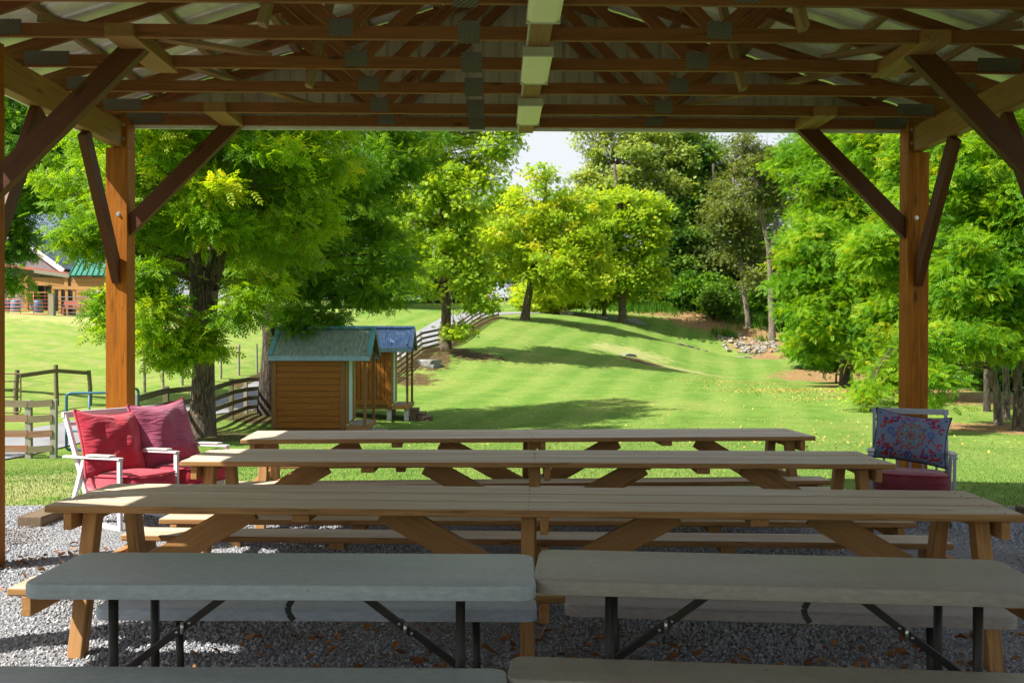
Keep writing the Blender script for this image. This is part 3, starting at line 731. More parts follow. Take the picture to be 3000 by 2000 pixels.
# ------------------------------------------------------------------ cushioned seats
def pillow(w, h, t, n=22, pinch=.10, sag=0, wr=.012, seed=0, box=0.0):
    """cushion centred at the origin, in the local x-z plane (w along x, h along z), thickness along y"""
    rg = np.random.default_rng(seed)
    u = np.sin(np.linspace(-1, 1, n)*math.pi/2)
    U, V = np.meshgrid(u, u)
    X = U*w/2*(1-pinch*(1-np.abs(V)**2)*.55*np.abs(U)); Z = V*h/2*(1-pinch*(1-np.abs(U)**2)*.55*np.abs(V))
    prof = (np.clip(1-np.abs(U)**3.2, 0, 1)*np.clip(1-np.abs(V)**3.2, 0, 1))**.55
    wob = np.zeros_like(U)
    for _ in range(9):
        a, b, p = rg.normal(0, 3.2, 3); wob += np.sin(a*U+b*V+p*3)
    wob *= wr/3
    T = t/2*(box + (1-box)*prof) + wob*prof
    Z = Z - sag*(1-U**2)*(V > 0)*V
    A = np.stack([X, -T, Z], -1).reshape(-1, 3); B = np.stack([X, T*.9, Z], -1).reshape(-1, 3)
    i = np.arange(n*n).reshape(n, n); q = np.stack([i[:-1,:-1], i[:-1,1:], i[1:,1:], i[1:,:-1]], -1).reshape(-1, 4)
    F1 = q.tolist(); F2 = (q[:, ::-1]+n*n).tolist()
    rim = list(i[0]) + list(i[1:, -1]) + list(i[-1, -2::-1]) + list(i[-2:0:-1, 0])
    side = [(int(rim[(j+1) % len(rim)]), int(rim[j]), int(rim[j])+n*n, int(rim[(j+1) % len(rim)])+n*n) for j in range(len(rim))]
    return np.concatenate([A, B]), F1+F2+side, [Vector(A[r]) for r in rim] + [Vector(A[rim[0]])]
def place(v, M4): 
    v = np.asarray(v); return (v @ np.array(M4.to_3x3()).T) + np.array(M4.translation)
def seat_cushion(w, d, t):
    """seat pad: rounded front; local x = front, y = width"""
    m = []; n = 16
    def outline(ins):
        o = []
        for i in range(n+1):
            a = -math.pi/2 + math.pi*i/n
            o.append((d/2-.12+ (.12-ins)*max(0, math.cos(a))**.8 + .035*(math.cos(a)), math.copysign(abs(math.sin(a))**.45, math.sin(a))*(w/2-ins)))
        o += [(-d/2+ins+.03, w/2-ins), (-d/2+ins, w/2-ins-.03), (-d/2+ins, -w/2+ins+.03), (-d/2+ins+.03, -w/2+ins)]
        return o
    prof = [(.03, 0), (.006, .012), (0, t*.3), (0, t*.7), (.008, t-.014), (.035, t+.004), (.10, t+.018), (.18, t+.024)]
    vv = []; ff = []
    k = len(outline(0))
    for ins, z in prof: vv += [(x, y, z) for x, y in outline(ins)]
    for i in range(len(prof)-1):
        for j in range(k): ff.append((i*k+j, i*k+(j+1) % k, (i+1)*k+(j+1) % k, (i+1)*k+j))
    ff.append(tuple(reversed(range(k)))); ff.append(tuple((len(prof)-1)*k+j for j in range(k)))
    top = [Vector((x, y, t-.006)) for x, y in outline(.002)]; bot = [Vector((x, y, .010)) for x, y in outline(.002)]
    return vv, ff, top+[top[0]], bot+[bot[0]]
def lounge(name, lab, cat, loc, rz, seats, pitch, metal, cush, backs=None):
    t = thing(name, lab, cat, loc, rz)
    ys = [(-seats/2+i)*pitch for i in range(seats+1)]
    for y in ys:
        m = MB(); m.beam((-.44, y, .575), (.33, y, .605), .05, .018, (0,0,1)); m.build('armrest', metal, t, bev=.004)
        m = MB(); m.beam((-.10, y, .609), (.22, y, .622), .064, .016); m.build('arm_pad', M['fixture'], t, bev=.004)
        m = MB(); m.beam((.31, y, .595), (.315, y, 0), .026, .042, (1,0,0)); m.build('leg', metal, t, bev=.003)
        m = MB(); m.beam((-.16, y, .575), (-.40, y, 0), .026, .042, (1,0,0)); m.build('leg', metal, t, bev=.003)
        m = MB(); m.beam((-.36, y, .06), (.29, y, .03), .028, .035); m.build('side_rail', metal, t, bev=.003)
    w = (ys[-1]-ys[0])
    m = MB()
    for y in (ys[0]+.025, ys[-1]-.025): m.beam((-.17, y, .27), (-.47, y, .93), .03, .045, (1,0,0))
    m.beam((-.47, ys[0], .93), (-.47, ys[-1], .93), .03, .05); m.beam((-.43, ys[0]+.04, .85), (-.43, ys[-1]-.04, .85), .02, .025)
    m.beam((-.20, ys[0]+.04, .35), (-.20, ys[-1]-.04, .35), .02, .025)
    nb = int(w/.11)
    for i in range(1, nb): y = ys[0]+w*i/nb; m.beam((-.205, y, .36), (-.428, y, .85), .022, .012, (1,0,0))
    m.build('back_frame', metal, t, bev=.003)
    m = MB(); m.beam((.28, ys[0]+.017, .27), (.28, ys[-1]-.017, .27), .03, .05); m.beam((-.2, ys[0]+.017, .25), (-.2, ys[-1]-.017, .25), .03, .05)
    for i in range(1, nb): y = ys[0]+w*i/nb; m.beam((-.185, y, .262), (.265, y, .285), .04, .012)
    m.build('seat_frame', metal, t, bev=.003)
    for i in range(seats):
        y = (ys[i]+ys[i+1])/2
        v, f, top, bot = seat_cushion(pitch-.055, .60, .145)
        mt = Matrix.Translation((.09, y, .297)) @ Matrix.Rotation(R(-3), 4, 'Y')
        b = MB(); b.add(place(v, mt), f); o = b.build('seat_cushion', cush[0], t, smooth=True)
        b = MB(); b.tube([mt @ p for p in top], .006, 6, False); b.tube([mt @ p for p in bot], .006, 6, False); b.build('piping', M['red_piping'], o, smooth=True)
        if backs:
            bw, bh, bt, mat, dz, roll, sd = backs[i]
            v, f, rim = pillow(bw, bh, bt, 26, .14, .03, .022, sd, .12)
            # local pillow x -> chair y ; pillow z -> back direction; pillow -y -> front
            mt = Matrix.Translation((-.20, y, .68+dz)) @ Matrix.Rotation(R(-22), 4, 'Y') @ Matrix.Rotation(R(roll), 4, 'X') @ Matrix.Rotation(R(90), 4, 'Z')
            b = MB(); b.add(place(v, mt), f); o = b.build('back_cushion', mat, t, smooth=True)
            md = o.modifiers.new('s', 'SUBSURF'); md.levels = 1; md.render_levels = 1
            b = MB(); b.tube([mt @ p for p in rim], .007, 6, False); b.build('piping', M['red_piping'], o, smooth=True)
    return t
lounge('settee', 'white metal settee with two red back cushions, beside the sunlit post', 'settee', (-3.03, 8.50, 0), R(-33), 2, .56, M['white_metal'], (M['red'],),
       [(.60, .60, .20, M['red'], .0, -4, 3), (.62, .62, .21, M['red_purplish'], .035, 3, 11)])
ac = lounge('armchair', 'blue grey metal armchair with a worn red seat, in the shade by the dark post', 'armchair', (3.66, 8.36, 0), R(-112), 1, .66, M['bluegrey_metal'], (M['red_dark'],))
# patterned throw pillow leaning on that chair
def paisley(U, V):
    """print of rings, curls and a centre medallion, u,v in -1..1"""
    A = 1.45; x, y = U*A, V
    c = np.zeros(U.shape+(3,)); c[:] = (.15,.19,.29)
    red, dred, blue, lb, olive = (np.array(q) for q in ((.33,.022,.04),(.19,.012,.03),(.02,.045,.24),(.07,.14,.36),(.13,.19,.21)))
    c[np.hypot(x, y) < .58] = olive*1.05
    def ring(cx, cy, r, w, colr):
        d = np.hypot(x-cx, y-cy); c[np.abs(d-r) < w] = colr
    def dot(cx, cy, rx, ry, colr, rot=0):
        ca, sa = math.cos(rot), math.sin(rot); a = (x-cx)*ca+(y-cy)*sa; b = -(x-cx)*sa+(y-cy)*ca
        c[(a/rx)**2+(b/ry)**2 < 1] = colr
    def curl(cx, cy, r, a0, sg, colr, w=.035):
        for i in range(46):
            t = i/45; a = a0+sg*t*4.6; rr = r*(1-.72*t); dot(cx+rr*math.cos(a), cy+rr*math.sin(a), w*(1-.3*t), w*(1-.3*t), colr)
    th = np.arctan2(y, x); rad = np.hypot(x, y)
    for i in range(8):
        a = math.pi*i/4; dot(.36*math.cos(a), .36*math.sin(a), .075, .045, red, a+.6); 
    for i in range(4):
        a = math.pi/4+math.pi*i/2; px, py = .33*math.cos(a)*1.1, .33*math.sin(a); dot(px, py, .12, .075, blue, a); dot(px, py, .085, .048, (.26,.33,.42), a); dot(px, py, .04, .025, blue, a)
    c[(np.abs(rad-(.15+.03*np.cos(8*th))) < .022)] = red; ring(0, 0, .06, .018, dred)
    c[(np.abs(rad-(.52+.045*np.cos(12*th))) < .028)] = red
    for sx in (-1, 1):
        ring(sx*.80, .12, .15, .018, lb); ring(sx*.80, .12, .10, .016, blue); dot(sx*.80, .12, .03, .03, lb)
        for sy in (-1, 1):
            bx, by = sx*1.02, sy*.62
            curl(bx, by, .24, .6*sx+sy, sx*sy, red, .045); curl(bx-sx*.34, by+sy*.10, .19, 2.2*sx, -sx*sy, dred, .04); curl(bx+sx*.20, by-sy*.30, .15, 1.0, sx, red, .038)
            dot(bx, by-.02, .07, .05, blue, .8); dot(bx-sx*.18, by-sy*.12, .06, .09, red, .5); ring(bx-sx*.34, by+sy*.10, .06, .02, blue); dot(bx-sx*.52, by+sy*.2, .05, .07, red, .3); dot(bx+sx*.28, by+sy*.22, .05, .05, blue); dot(bx-sx*.14, by+sy*.25, .10, .035, red, .4*sx)
    ring(0, .80, .13, .02, blue); dot(0, .80, .05, .05, lb); ring(0, -.80, .13, .02, blue); dot(0, -.80, .05, .05, red)
    rr_ = np.random.default_rng(8)
    for i in range(46):
        cx, cy = rr_.uniform(-1.35, 1.35), rr_.uniform(-.92, .92)
        if math.hypot(cx, cy) < .62 or math.hypot(abs(cx)-.8, cy-.12) < .22: continue
        q = rr_.integers(0, 4)
        if q == 0: curl(cx, cy, rr_.uniform(.08,.14), rr_.uniform(0,6), rr_.choice((-1,1)), dred, .028)
        elif q == 1: dot(cx, cy, .06, .03, red, rr_.uniform(0,3))
        elif q == 2: dot(cx, cy, .05, .03, blue, rr_.uniform(0,3))
        else: ring(cx, cy, .06, .018, blue)
    for sy in (-1, 1):
        for sx in (-1, 1): dot(sx*.25, sy*.84, .09, .04, red, .5*sx*sy)
    return c
n = 120
v, f, rim = pillow(.63, .46, .17, n, .16, .02, .006, 5, .05)
UU = np.sin(np.linspace(-1, 1, n)*math.pi/2); U, V = np.meshgrid(UU, UU); cc = paisley(U, V).reshape(-1, 3); cc = np.concatenate([cc, cc]); cc = np.c_[cc, np.ones(len(cc))]
me = mkmesh('throw_pillow', v, f, {'print': ('FLOAT_COLOR', cc)}, True)
k = NT('paisley_fabric'); k.col(k.attr('print', 'Color')); k.set(.9, 0, .15)
tp = link('throw_pillow', me, k.m); tag(tp, 'throw pillow printed with red and blue paisley, leaning in the armchair', 'pillow')
tp.matrix_world = Matrix.Translation((3.66, 8.36, 0)) @ Matrix.Rotation(R(-112), 4, 'Z') @ Matrix.Translation((-.17, 0, .715)) @ Matrix.Rotation(R(-20), 4, 'Y') @ Matrix.Rotation(R(-7), 4, 'X') @ Matrix.Rotation(R(90), 4, 'Z')
b = MB(); b.tube(rim, .008, 6, False); b.build('piping', M['piping'], tp, smooth=True)

# timber kerbs beside the gravel
t = MB(); a = P(140, 1522, 8.25); t.beam((-3.90, 8.05, .045), (-3.86, 8.85, .04), .21, .11); tag(t.build('landscape_timber', M['timber'], bev=.01), 'weathered landscape timber lying along the gravel beside the red settee', 'timber')
t = MB(); t.beam((4.75, 8.5, .05), (5.05, 6.6, .05), .19, .13); tag(t.build('landscape_timber', M['timber'], bev=.01), 'mossy landscape timber edging the gravel on the shaded side', 'timber')

# ------------------------------------------------------------------ garden sheds
def siding_h(m, x0, x1, y, z0, z1, n, face=-1):
    h = (z1-z0)/n
    for i in range(n): m.beam((x0, y+face*(.008), z0+h*(i+.5)), (x1, y+face*.008, z0+h*(i+.5)), .024, h-.017, (0, .06*face, 1))
def shed(lab, x0, x1, xp, y0, y1, zf, ze, zr, roofmat, vertical, zg):
    t = thing('shed', lab, 'shed', ((x0+x1)/2, (y0+y1)/2, zg), 0)
    ym = (y0+y1)/2
    b = MB(); b.box((x0+.03, y0+.03, zf-.05), (x1-.03, y1-.03, ze+.02), 2)
    for xx, th in ((x0+.03, .03), (x1-.06, .03)):
        b.prism([(xx, y0+.05, ze), (xx, y1-.05, ze), (xx, ym, zr-.1)], (th, 0, 0))
    b.build('inner_wall', M['shed_dark'], t, True)
    m = MB()
    if vertical:
        n = int((x1-x0-.2)/.15)
        for i in range(n):
            x = x0+.1+(i+.5)*(x1-x0-.2)/n; d = random.choice((0, .006, .012)); m.beam((x, y0+.012-d, zf+.22), (x, y0+.012-d, ze), .135, .03, (0,1,0))
        m.beam((x0, y0-.006, zf+.10), (x1+.0, y0-.006, zf+.10), .045, .22)
    else: siding_h(m, x0+.12, x1-.14, y0+.014, zf-.12, ze, 12)
    m.build('siding', M['shed'], t, True, bev=.006)
    for x in (x0+.06, x1-.075):
        c = MB(); c.beam((x, y0-.006, zf-.14), (x, y0-.006, ze), .145, .05, (0,1,0)); c.build('corner_board', M['shed_dark'] if not vertical else M['shed'], t, True, bev=.004)
    # wall with the door, facing the porch
    m = MB()
    for i in range(9):
        y = y0+.06+(i+.5)*(y1-y0-.12)/9
        if abs(y-(ym-.12)) > .47: m.beam((x1+.0, y, zf), (x1+.0, y, ze+.15), (y1-y0-.12)/9-.008, .03, (1,0,0))
    m.build('siding', M['shed'], t, True)
    yd = ym-.12
    for y in (yd-.47, yd+.47):
        c = MB(); c.beam((x1+.012, y, zf), (x1+.012, y, zf+2.02), .09, .04, (1,0,0)); c.build('door_jamb', M['shed_dark'], t, True)
    c = MB(); c.box((x1-.012, yd-.42, zf+.03), (x1+.018, yd+.42, zf+1.98), 2); dr = c.build('door', M['door'], t, True, bev=.004)
    c = MB(); c.tube([(x1+.018, yd+.33, zf+.98), (x1+.055, yd+.33, zf+.98)], .012); c.tube([(x1+.055, yd+.33, zf+.98), (x1+.055, yd+.22, zf+.98)], .010); c.build('handle', M['steel'], dr, True, smooth=True)
    # porch
    m = MB(); m.beam(((x1+xp)/2+.01, y0+.0, zf-.06), ((x1+xp)/2+.01, y1, zf-.06), xp-x1-.02, .04); m.build('porch_deck', M['fence_post'], t, True)
    m = MB(); m.beam((x1+.02, y0-.022, zf-.10), (xp+.02, y0-.022, zf-.10), .04, .17); m.beam((xp+.02, y0, zf-.10), (xp+.02, y1, zf-.10), .04, .17); m.build('rim_joist', M['girder'], t, True, bev=.003)
    for y in (y0+.05, y1-.05):
        m = MB(); m.beam((xp-.05, y, zf-.04), (xp-.05, y, ze+.06), .09, .09, (0,1,0)); m.build('porch_post', M['shed_dark'], t, True, bev=.004)
    for y in (y0+.3, y1-.3):
        for x in (x0+.3, x1-.1, xp-.10):
            m = MB(); m.box((x-.09, y-.09, zg-.3), (x+.09, y+.09, zf-.185), 2); m.build('pier', M['block'], t, True)
    m = MB(); m.beam((x0+.05, y0+.09, zf-.12), (x1, y0+.09, zf-.12), .04, .14); m.build('skid', M['shed_dark'], t, True)
    # roof: ribbed sheets, ridge cap, rake and eave trim
    ov = .14; xa, xb = x0-.1, xp+.13; sl = (zr-ze)/((y1-y0)/2)
    for s in (-1, 1):
        ye = (y0-ov) if s < 0 else (y1+ov); zee = zr - sl*abs(ye-ym)
        xs, zz = [], []; x = xa
        while x < xb:
            for a, h in ((0,0),(.08,0),(.092,.014),(.108,.014),(.12,0)): xs.append(min(x+a, xb)); zz.append(h)
            x += .15
        xs, zz = np.array(xs), np.array(zz); n = len(xs)
        v = np.concatenate([np.stack([xs, np.full(n, ym), zr+.03+zz], -1), np.stack([xs, np.full(n, ye), zee+.03+zz], -1)]); i = np.arange(n-1)
        o = link('roof_sheet', mkmesh('roof_sheet', v-np.array(t.location, dtype=np.float32), np.stack([i, i+1, i+1+n, i+n], 1)), roofmat, t); md = o.modifiers.new('gauge', 'SOLIDIFY'); md.thickness = .004
        m = MB(); m.beam((xa, ye-s*0+s*.014, zee-.045), (xb, ye+s*.014, zee-.045), .025, .15); m.build('eave_fascia', M['lightblue'], t, True)
        for x in (xa+.06, xb-.04):
            m = MB(); m.beam((x, ym-s*(-.004), zr+.050), (x, ye, zee+.052), .15, .016, (0, s*sl, 1)); m.build('rake_trim', M['teal'] if not vertical else M['shed_roof_blue'], t, True)
        m = MB(); m.beam((xb+.012, ym+s*.003, zr-.03), (xb+.012, ye, zee-.035), .025, .13, (0, s*sl, 1)); m.build('rake_board', M['fence_post'], t, True)
    m = MB(); m.prism([(xa, ym-.13, zr+.005), (xa, ym, zr+.085), (xa, ym+.13, zr+.005), (xa, ym, zr+.06)], (xb-xa, 0, 0)); m.build('ridge_cap', M['teal'] if not vertical else M['shed_roof_blue'], t, True)
    m = MB(); m.beam((xp-.06, y0, ze+.03), (xp-.06, y1, ze+.03), .04, .16); m.beam((xp-.06, ym, ze+.1), (xp-.06, ym, zr-.05), .04, .08, (0,1,0)); m.beam((xp-.06, ym-.35, ze+.1), (xp-.06, ym-.06, zr-.15), .04, .07, (0,1,0)); m.beam((xp-.06, ym+.35, ze+.1), (xp-.06, ym+.06, zr-.15), .04, .07, (0,1,0)); m.build('porch_truss', M['girder'], t, True)
    return t
shed('small wooden shed with horizontal siding and a dull green metal roof', -7.0, -4.72, -4.06, 30.0, 32.25, -1.20, 1.02, 1.80, M['shed_roof'], False, gz(-5.5, 31))
shed('small wooden shed with vertical board siding and a bright blue metal roof', -6.7, -4.05, -3.38, 37.0, 39.2, -1.08, 1.16, 1.88, M['shed_roof_blue'], True, gz(-5, 38))
z0 = gz(-3, 37.8)
t = thing('step_block', 'dark wooden steps leading up to the porch of the blue roofed shed', 'steps', (-3.0, 37.7, z0), 0)
for i in range(3):
    m = MB(); m.box((-.34+i*.27, -.45, -.1), (-.08+i*.27+.04, .45, .46-.15*i-.04), 2); m.build('riser', M['timber'], t)
    m = MB(); m.box((-.35+i*.27, -.48, .46-.15*i-.038), (-.03+i*.27, .48, .46-.15*i), 1); m.build('tread', M['timber'], t, bev=.004)
z0 = gz(-3.6, 29.5)
t = thing('step_block', 'low grey step in front of the green roofed shed porch', 'steps', (-3.72, 30.9, gz(-3.7, 30.9)), 0)
m = MB(); m.box((-.25, -.4, -.2), (.2, .4, .12), 1); m.build('tread', M['fence_post'], t, bev=.005)

# ------------------------------------------------------------------ fences
def board_fence(lab, pts, h, rails, mats, postmat, front=1, rh=.15, pw=.13, wander=.03):
    x0, y0 = pts[0]; t = thing('board_fence', lab, 'fence', (x0, y0, gz(x0, y0)))
    P3 = []
    for i, (x, y) in enumerate(pts):
        z = gz(x, y); P3.append(Vector((x, y, z)))
        m = MB(); hh = h*random.uniform(.98, 1.06); m.beam((x, y, z-.3), (x+random.uniform(-.015,.015), y, z+hh), pw, pw*.8, (0,1,0)); m.build('post', random.choice(postmat), t, True, bev=.006)
    for i, (a, b) in enumerate(zip(P3[:-1], P3[1:])):
        d = (b-a).normalized(); nrm = Vector((d.y, -d.x, 0))*front*(pw*.4+.014)
        for j in range(rails):
            z = h*(.16+.76*j/(rails-1)); e = Vector((0, 0, random.uniform(-wander, wander)*.5))
            m = MB(); m.beam(a+nrm+Vector((0,0,z))+e, b+nrm+Vector((0,0,z))-e, .024, rh*random.uniform(.93,1.03)); m.build('rail', random.choice(mats), t, True)
    return t
board_fence('long weathered four board fence running beside the driveway and up the hill', FENCE, 1.30, 4, [M['fence']], [M['fence'], M['fence_post'], M['fence']])
board_fence('short fence of brown and grey boards on pale posts next to the blue gates', [(-12.4,21.3),(-11.2,21.1),(-10.15,20.95),(-9.62,20.95)], 1.30, 4, [M['fence_brown'], M['fence'], M['fence']], [M['fence_post']])
def tube_gate(lab, x0, x1, y0, y1, h, nbar, mat, r=.022, uprights=(.48,), name='tube_gate', z=None, group=None, zlift=.12):
    a, b = Vector((x0, y0, 0)), Vector((x1, y1, 0)); zz = (gz(x0, y0)+gz(x1, y1))/2 if z is None else z
    t = thing(name, lab, 'gate', (x0, y0, zz), 0, group); d = (b-a); L = d.length; d.normalize()
    q = lambda s, z: d*s + Vector((0, 0, z))
    m = MB(); rr = .10; lo, hi = zlift, h
    pts = []
    for (s, z, s2, z2, s3, z3) in ((0,lo+rr,0,lo,rr,lo), (L-rr,lo,L,lo,L,lo+rr), (L,hi-rr,L,hi,L-rr,hi), (rr,hi,0,hi,0,hi-rr)):
        pts += arc(q(s,z), q(s2,z2), q(s3,z3), 5)
    pts.append(pts[0]); m.tube(pts, r, 8, False); m.build('frame', mat, t, smooth=True)
    for i in range(1, nbar-1):
        z = lo+(hi-lo)*i/(nbar-1); m = MB(); m.tube([q(.0, z), q(L, z)], r*.8, 8); m.build('bar', mat, t, smooth=True)
    for u in uprights:
        m = MB(); m.tube([q(u*L, lo), q(u*L, hi)], r*.8, 8); m.build('upright', mat, t, smooth=True)
    return t
tube_gate('blue tubular metal gate nearest the short brown fence', -9.50, -8.62, 21.3, 21.5, 1.38, 4, M['blue_gate'], .03, (.52,), group='blue tubular gates')
tube_gate('blue tubular metal gate half hidden by the sunlit pavilion post', -8.55, -8.18, 21.4, 22.0, 1.42, 4, M['blue_gate'], .03, (), group='blue tubular gates')
# pasture wire fences
def wire_fence(lab, pts, h, top=False, r=.055):
    x0, y0 = pts[0]; t = thing('wire_fence', lab, 'fence', (x0, y0, gz(x0, y0))); P3 = []
    for (x, y) in pts:
        z = gz(x, y); P3.append(Vector((x, y, z))); hh = h*random.uniform(.94, 1.06)
        m = MB(); m.tube([(x, y, z-.2), (x+random.uniform(-.03,.03), y, z+hh*.5), (x+random.uniform(-.04,.04), y, z+hh)], [r*1.1, r, r*.95], 9); m.build('post', M['fence_post'] if not top else M['fence'], t, True, smooth=False)
    for a, b in zip(P3[:-1], P3[1:]):
        m = MB()
        for j in range(6): z = .12+j*(h-.2)/5; m.tube([a+Vector((0,0,z)), b+Vector((0,0,z))], .004, 4, False)
        m.build('wire_strand', M['wire'], t, True)
        if top: m = MB(); m.beam(a+Vector((0,-.05,h*.88)), b+Vector((0,-.05,h*.88)), .04, .13); m.build('rail', M['fence'], t, True)
    return t
q = [P(47,1215,30), P(167,1185,33), P(263,1190,35)]
wire_fence('wire pasture fence with dark round posts under a single top rail', [(v.x, v.y) for v in q], 1.35, True, .075)
q = [P(424,1155,40.3), P(478,1150,41.2), P(534,1140,42.2), P(590,1130,43.2), P(647,1120,44.2), P(700,1110,45.4), P(753,1098,46.6), P(795,1090,48)]
wire_fence('wire pasture fence on pale slim posts behind the walnut trunk', [(v.x, v.y) for v in q], 1.38)
p = P(15,1195,29.2)
tube_gate('rusty tubular gate at the end of the dark post fence', p.x-1.3, p.x+.42, 29.2, 29.3, 1.3, 6, M['rust'], .022, (.3,))

# ------------------------------------------------------------------ farm buildings
def gq(px, py, Y): v = P(px, py, Y); return v
zb = gz(-27, 58)
hs = thing('farmhouse', 'farmhouse with a dark slate roof, white gable trim and open timber porch', 'house', (-27, 66, zb))
Yh = 66.0
a, b = P(-330, 600, Yh+6), P(345, 800, Yh)
xl, xr, zlo, zhi = a.x, b.x, b.z, P(200, 625, Yh+6).z
m = MB(); sl_ = math.hypot(6.0, zhi-zlo); W_ = xr-xl
m.add([(xl, Yh, zlo), (xr, Yh, zlo), (xr-1.0, Yh+6, zhi), (xl, Yh+6, zhi)], [(0,1,2,3)], [(0,0,0),(W_,0,0),(W_-1,sl_,0),(0,sl_,0)])
m.add([(xl, Yh+12, zlo), (xr, Yh+12, zlo), (xr-1.0, Yh+6, zhi), (xl, Yh+6, zhi)], [(3,2,1,0)], [(0,0,0),(W_,0,0),(W_-1,sl_,0),(0,sl_,0)])
m.build('roof', M['slate'], hs, True)
m = MB(); m.box((xl+.3, Yh+.3, zb-1), (xr-.4, Yh+11.7, zlo-.02), 0); m.build('wall', M['house_grey'], hs, True)
# front gable
ga, gb, gc = P(-95, 800, Yh-3), P(186, 794, Yh-3), P(40, 688, Yh-3); zg_ = gb.z
m = MB(); m.prism([(ga.x+.25, Yh-2.9, zb-1), (gb.x-.3, Yh-2.9, zb-1), (gb.x-.3, Yh-2.9, zg_+.1), (gc.x, Yh-2.9, gc.z-.12), (ga.x+.25, Yh-2.9, zg_+.1)], (0, 5, 0)); m.build('gable_wall', M['house_grey'], hs, True)
m = MB(); mz = (gc.z*.45+zg_*.55); m.prism([(ga.x+1.9, Yh-2.96, mz), (gb.x-1.55, Yh-2.96, mz), (gc.x, Yh-2.96, gc.z-.2)], (0, .05, 0)); m.build('gable_panel', M['house_white'], hs, True)
for s, e in ((-1, ga), (1, gb)):
    m = MB(); m.beam((gc.x+s*.004, Yh-3.02, gc.z), (e.x, Yh-3.02, zg_), .09, .30, (0,0,1)); m.build('rake_board', M['house_white'], hs, True)
    m = MB(); m.add([(gc.x, Yh-3, gc.z+.16), (e.x, Yh-3, zg_+.16), (e.x, Yh+4, zg_+.16), (gc.x, Yh+4, gc.z+.16)], [(0,1,2,3)], [(0,0,0),(0,6,0),(7,6,0),(7,0,0)]); m.build('gable_roof', M['slate'], hs, True)
# lean-to porch
pa, pb = P(-60, 770, 60.5), P(205, 806, 60.5)
m = MB(); m.prism([(pa.x, 60.3, pa.z-.02), (pb.x, 60.3, pb.z), (pb.x, 60.3, pb.z+.16), (pa.x, 60.3, pa.z+.16)], (0, 3.4, 0)); m.build('porch_roof', M['planter_red'], hs, True)
m = MB(); qa, qb = P(100, 792, 60.2), P(203, 808, 60.2); m.beam((qa.x, 60.2, qa.z-.05), (qb.x, 60.2, qb.z-.02), .06, .22); m.build('porch_beam', M['fence_post'], hs, True)
m = MB(); m.beam((pa.x, 60.6, P(60,822,60.6).z), (P(196,820,60.6).x, 60.6, P(196,826,60.6).z), .06, .5); m.build('porch_beam', M['barn_wood'], hs, True)
for px in (-20, 78, 196):
    v = P(px, 820, 60.4); m = MB(); m.beam((v.x, 60.4, zb-.5), (v.x, 60.4, v.z+.25), .22, .22, (0,1,0)); m.build('porch_post', M['barn_wood'], hs, True)
v0, v1 = P(94, 914, 63.0), P(136, 816, 63.0)
m = MB(); m.box((v0.x, 62.93, zb-.2), (v1.x, 63.06, v1.z), 2); m.build('door_frame', M['house_grey'], hs, True)
m = MB(); m.box((v0.x+.14, 62.88, zb-.2), (v1.x-.16, 62.95, v1.z-.18), 2); m.build('door', M['dark_gap'], hs, True)
# wooden annex with green roof
ax = thing('annex', 'pine clad annex with a green standing seam roof and a dark window', 'outbuilding', (-24, 62, zb))
r0, r1, r2, r3 = P(203, 806, 60), P(400, 806, 60), P(400, 735, 63.4), P(243, 735, 63.4)
m = MB(); m.add([r0, r1, r2, r3], [(0,1,2,3)]); o = m.build('roof', M['green_metal'], ax, True); md = o.modifiers.new('g', 'SOLIDIFY'); md.thickness = .06
m = MB()
for i in range(13):
    tt = i/12; m.beam(r0.lerp(r1, tt)+Vector((0,0,.05)), r3.lerp(r2, tt)+Vector((0,0,.05)), .04, .06)
m.build('roof_rib', M['green_metal'], ax, True)
m = MB(); w0, w1 = P(207, 930, 60.2), P(395, 812, 60.2); hh = (w1.z-zb)/7
for i in range(7): m.beam((w0.x, 60.3, zb+hh*(i+.5)), (w1.x, 60.3, zb+hh*(i+.5)), .08, hh-.02)
m.box((w0.x+.05, 60.4, zb-.4), (w1.x-.05, 64, w1.z), 2)
m.build('wall', M['barn_wood'], ax, True)
v0, v1 = P(266, 900, 60.2), P(296, 852, 60.2)
m = MB(); m.box((v0.x, 60.22, v0.z), (v1.x, 60.28, v1.z), 2); wn = m.build('window', M['house_white'], ax, True)
m = MB(); m.box((v0.x+.09, 60.20, v0.z+.09), (v1.x-.09, 60.25, v1.z-.09), 2); m.build('pane', M['glass'], wn, True)
# timber pen in front
pn = thing('timber_pen', 'open pine frame built in front of the green roofed annex', 'pen frame', (P(155,900,58.8).x, 58.8, zb))
va, vb = P(153, 842, 58.8), P(335, 846, 58.8); m = MB(); m.beam((va.x, 58.8, va.z), (vb.x, 58.8, vb.z), .10, .2); m.build('top_rail', M['barn_wood'], pn, True)
for px in (156, 176, 196, 218, 332):
    v = P(px, 846, 58.85); m = MB(); m.beam((v.x, 58.85, zb-.3), (v.x, 58.85, v.z-.02), .16, .12, (0,1,0)); m.build('upright', M['barn_wood'], pn, True)
va, vb = P(165, 850, 59), P(152, 910, 59)
v0, v1 = P(176,920,58.95), P(216,850,58.95); m = MB(); m.box((v0.x, 58.93, zb), (v1.x, 58.96, v1.z), 2); m.build('screen_panel', M['glass'], pn, True)
bx = thing('red_bench', 'faded red bench standing against the timber pen', 'bench', (P(215,920,58.4).x, 58.4, zb))
m = MB(); m.beam((-.65,0,.45), (.65,0,.45), .4, .06); m.build('seat', M['planter_red'], bx); m = MB(); m.beam((-.65,.2,.72), (.65,.2,.72), .05, .3); m.build('backrest', M['planter_red'], bx)
for s in (-.55, .55): m = MB(); m.beam((s,0,0), (s,0,.42), .08, .36, (0,1,0)); m.build('leg', M['planter_red'], bx)
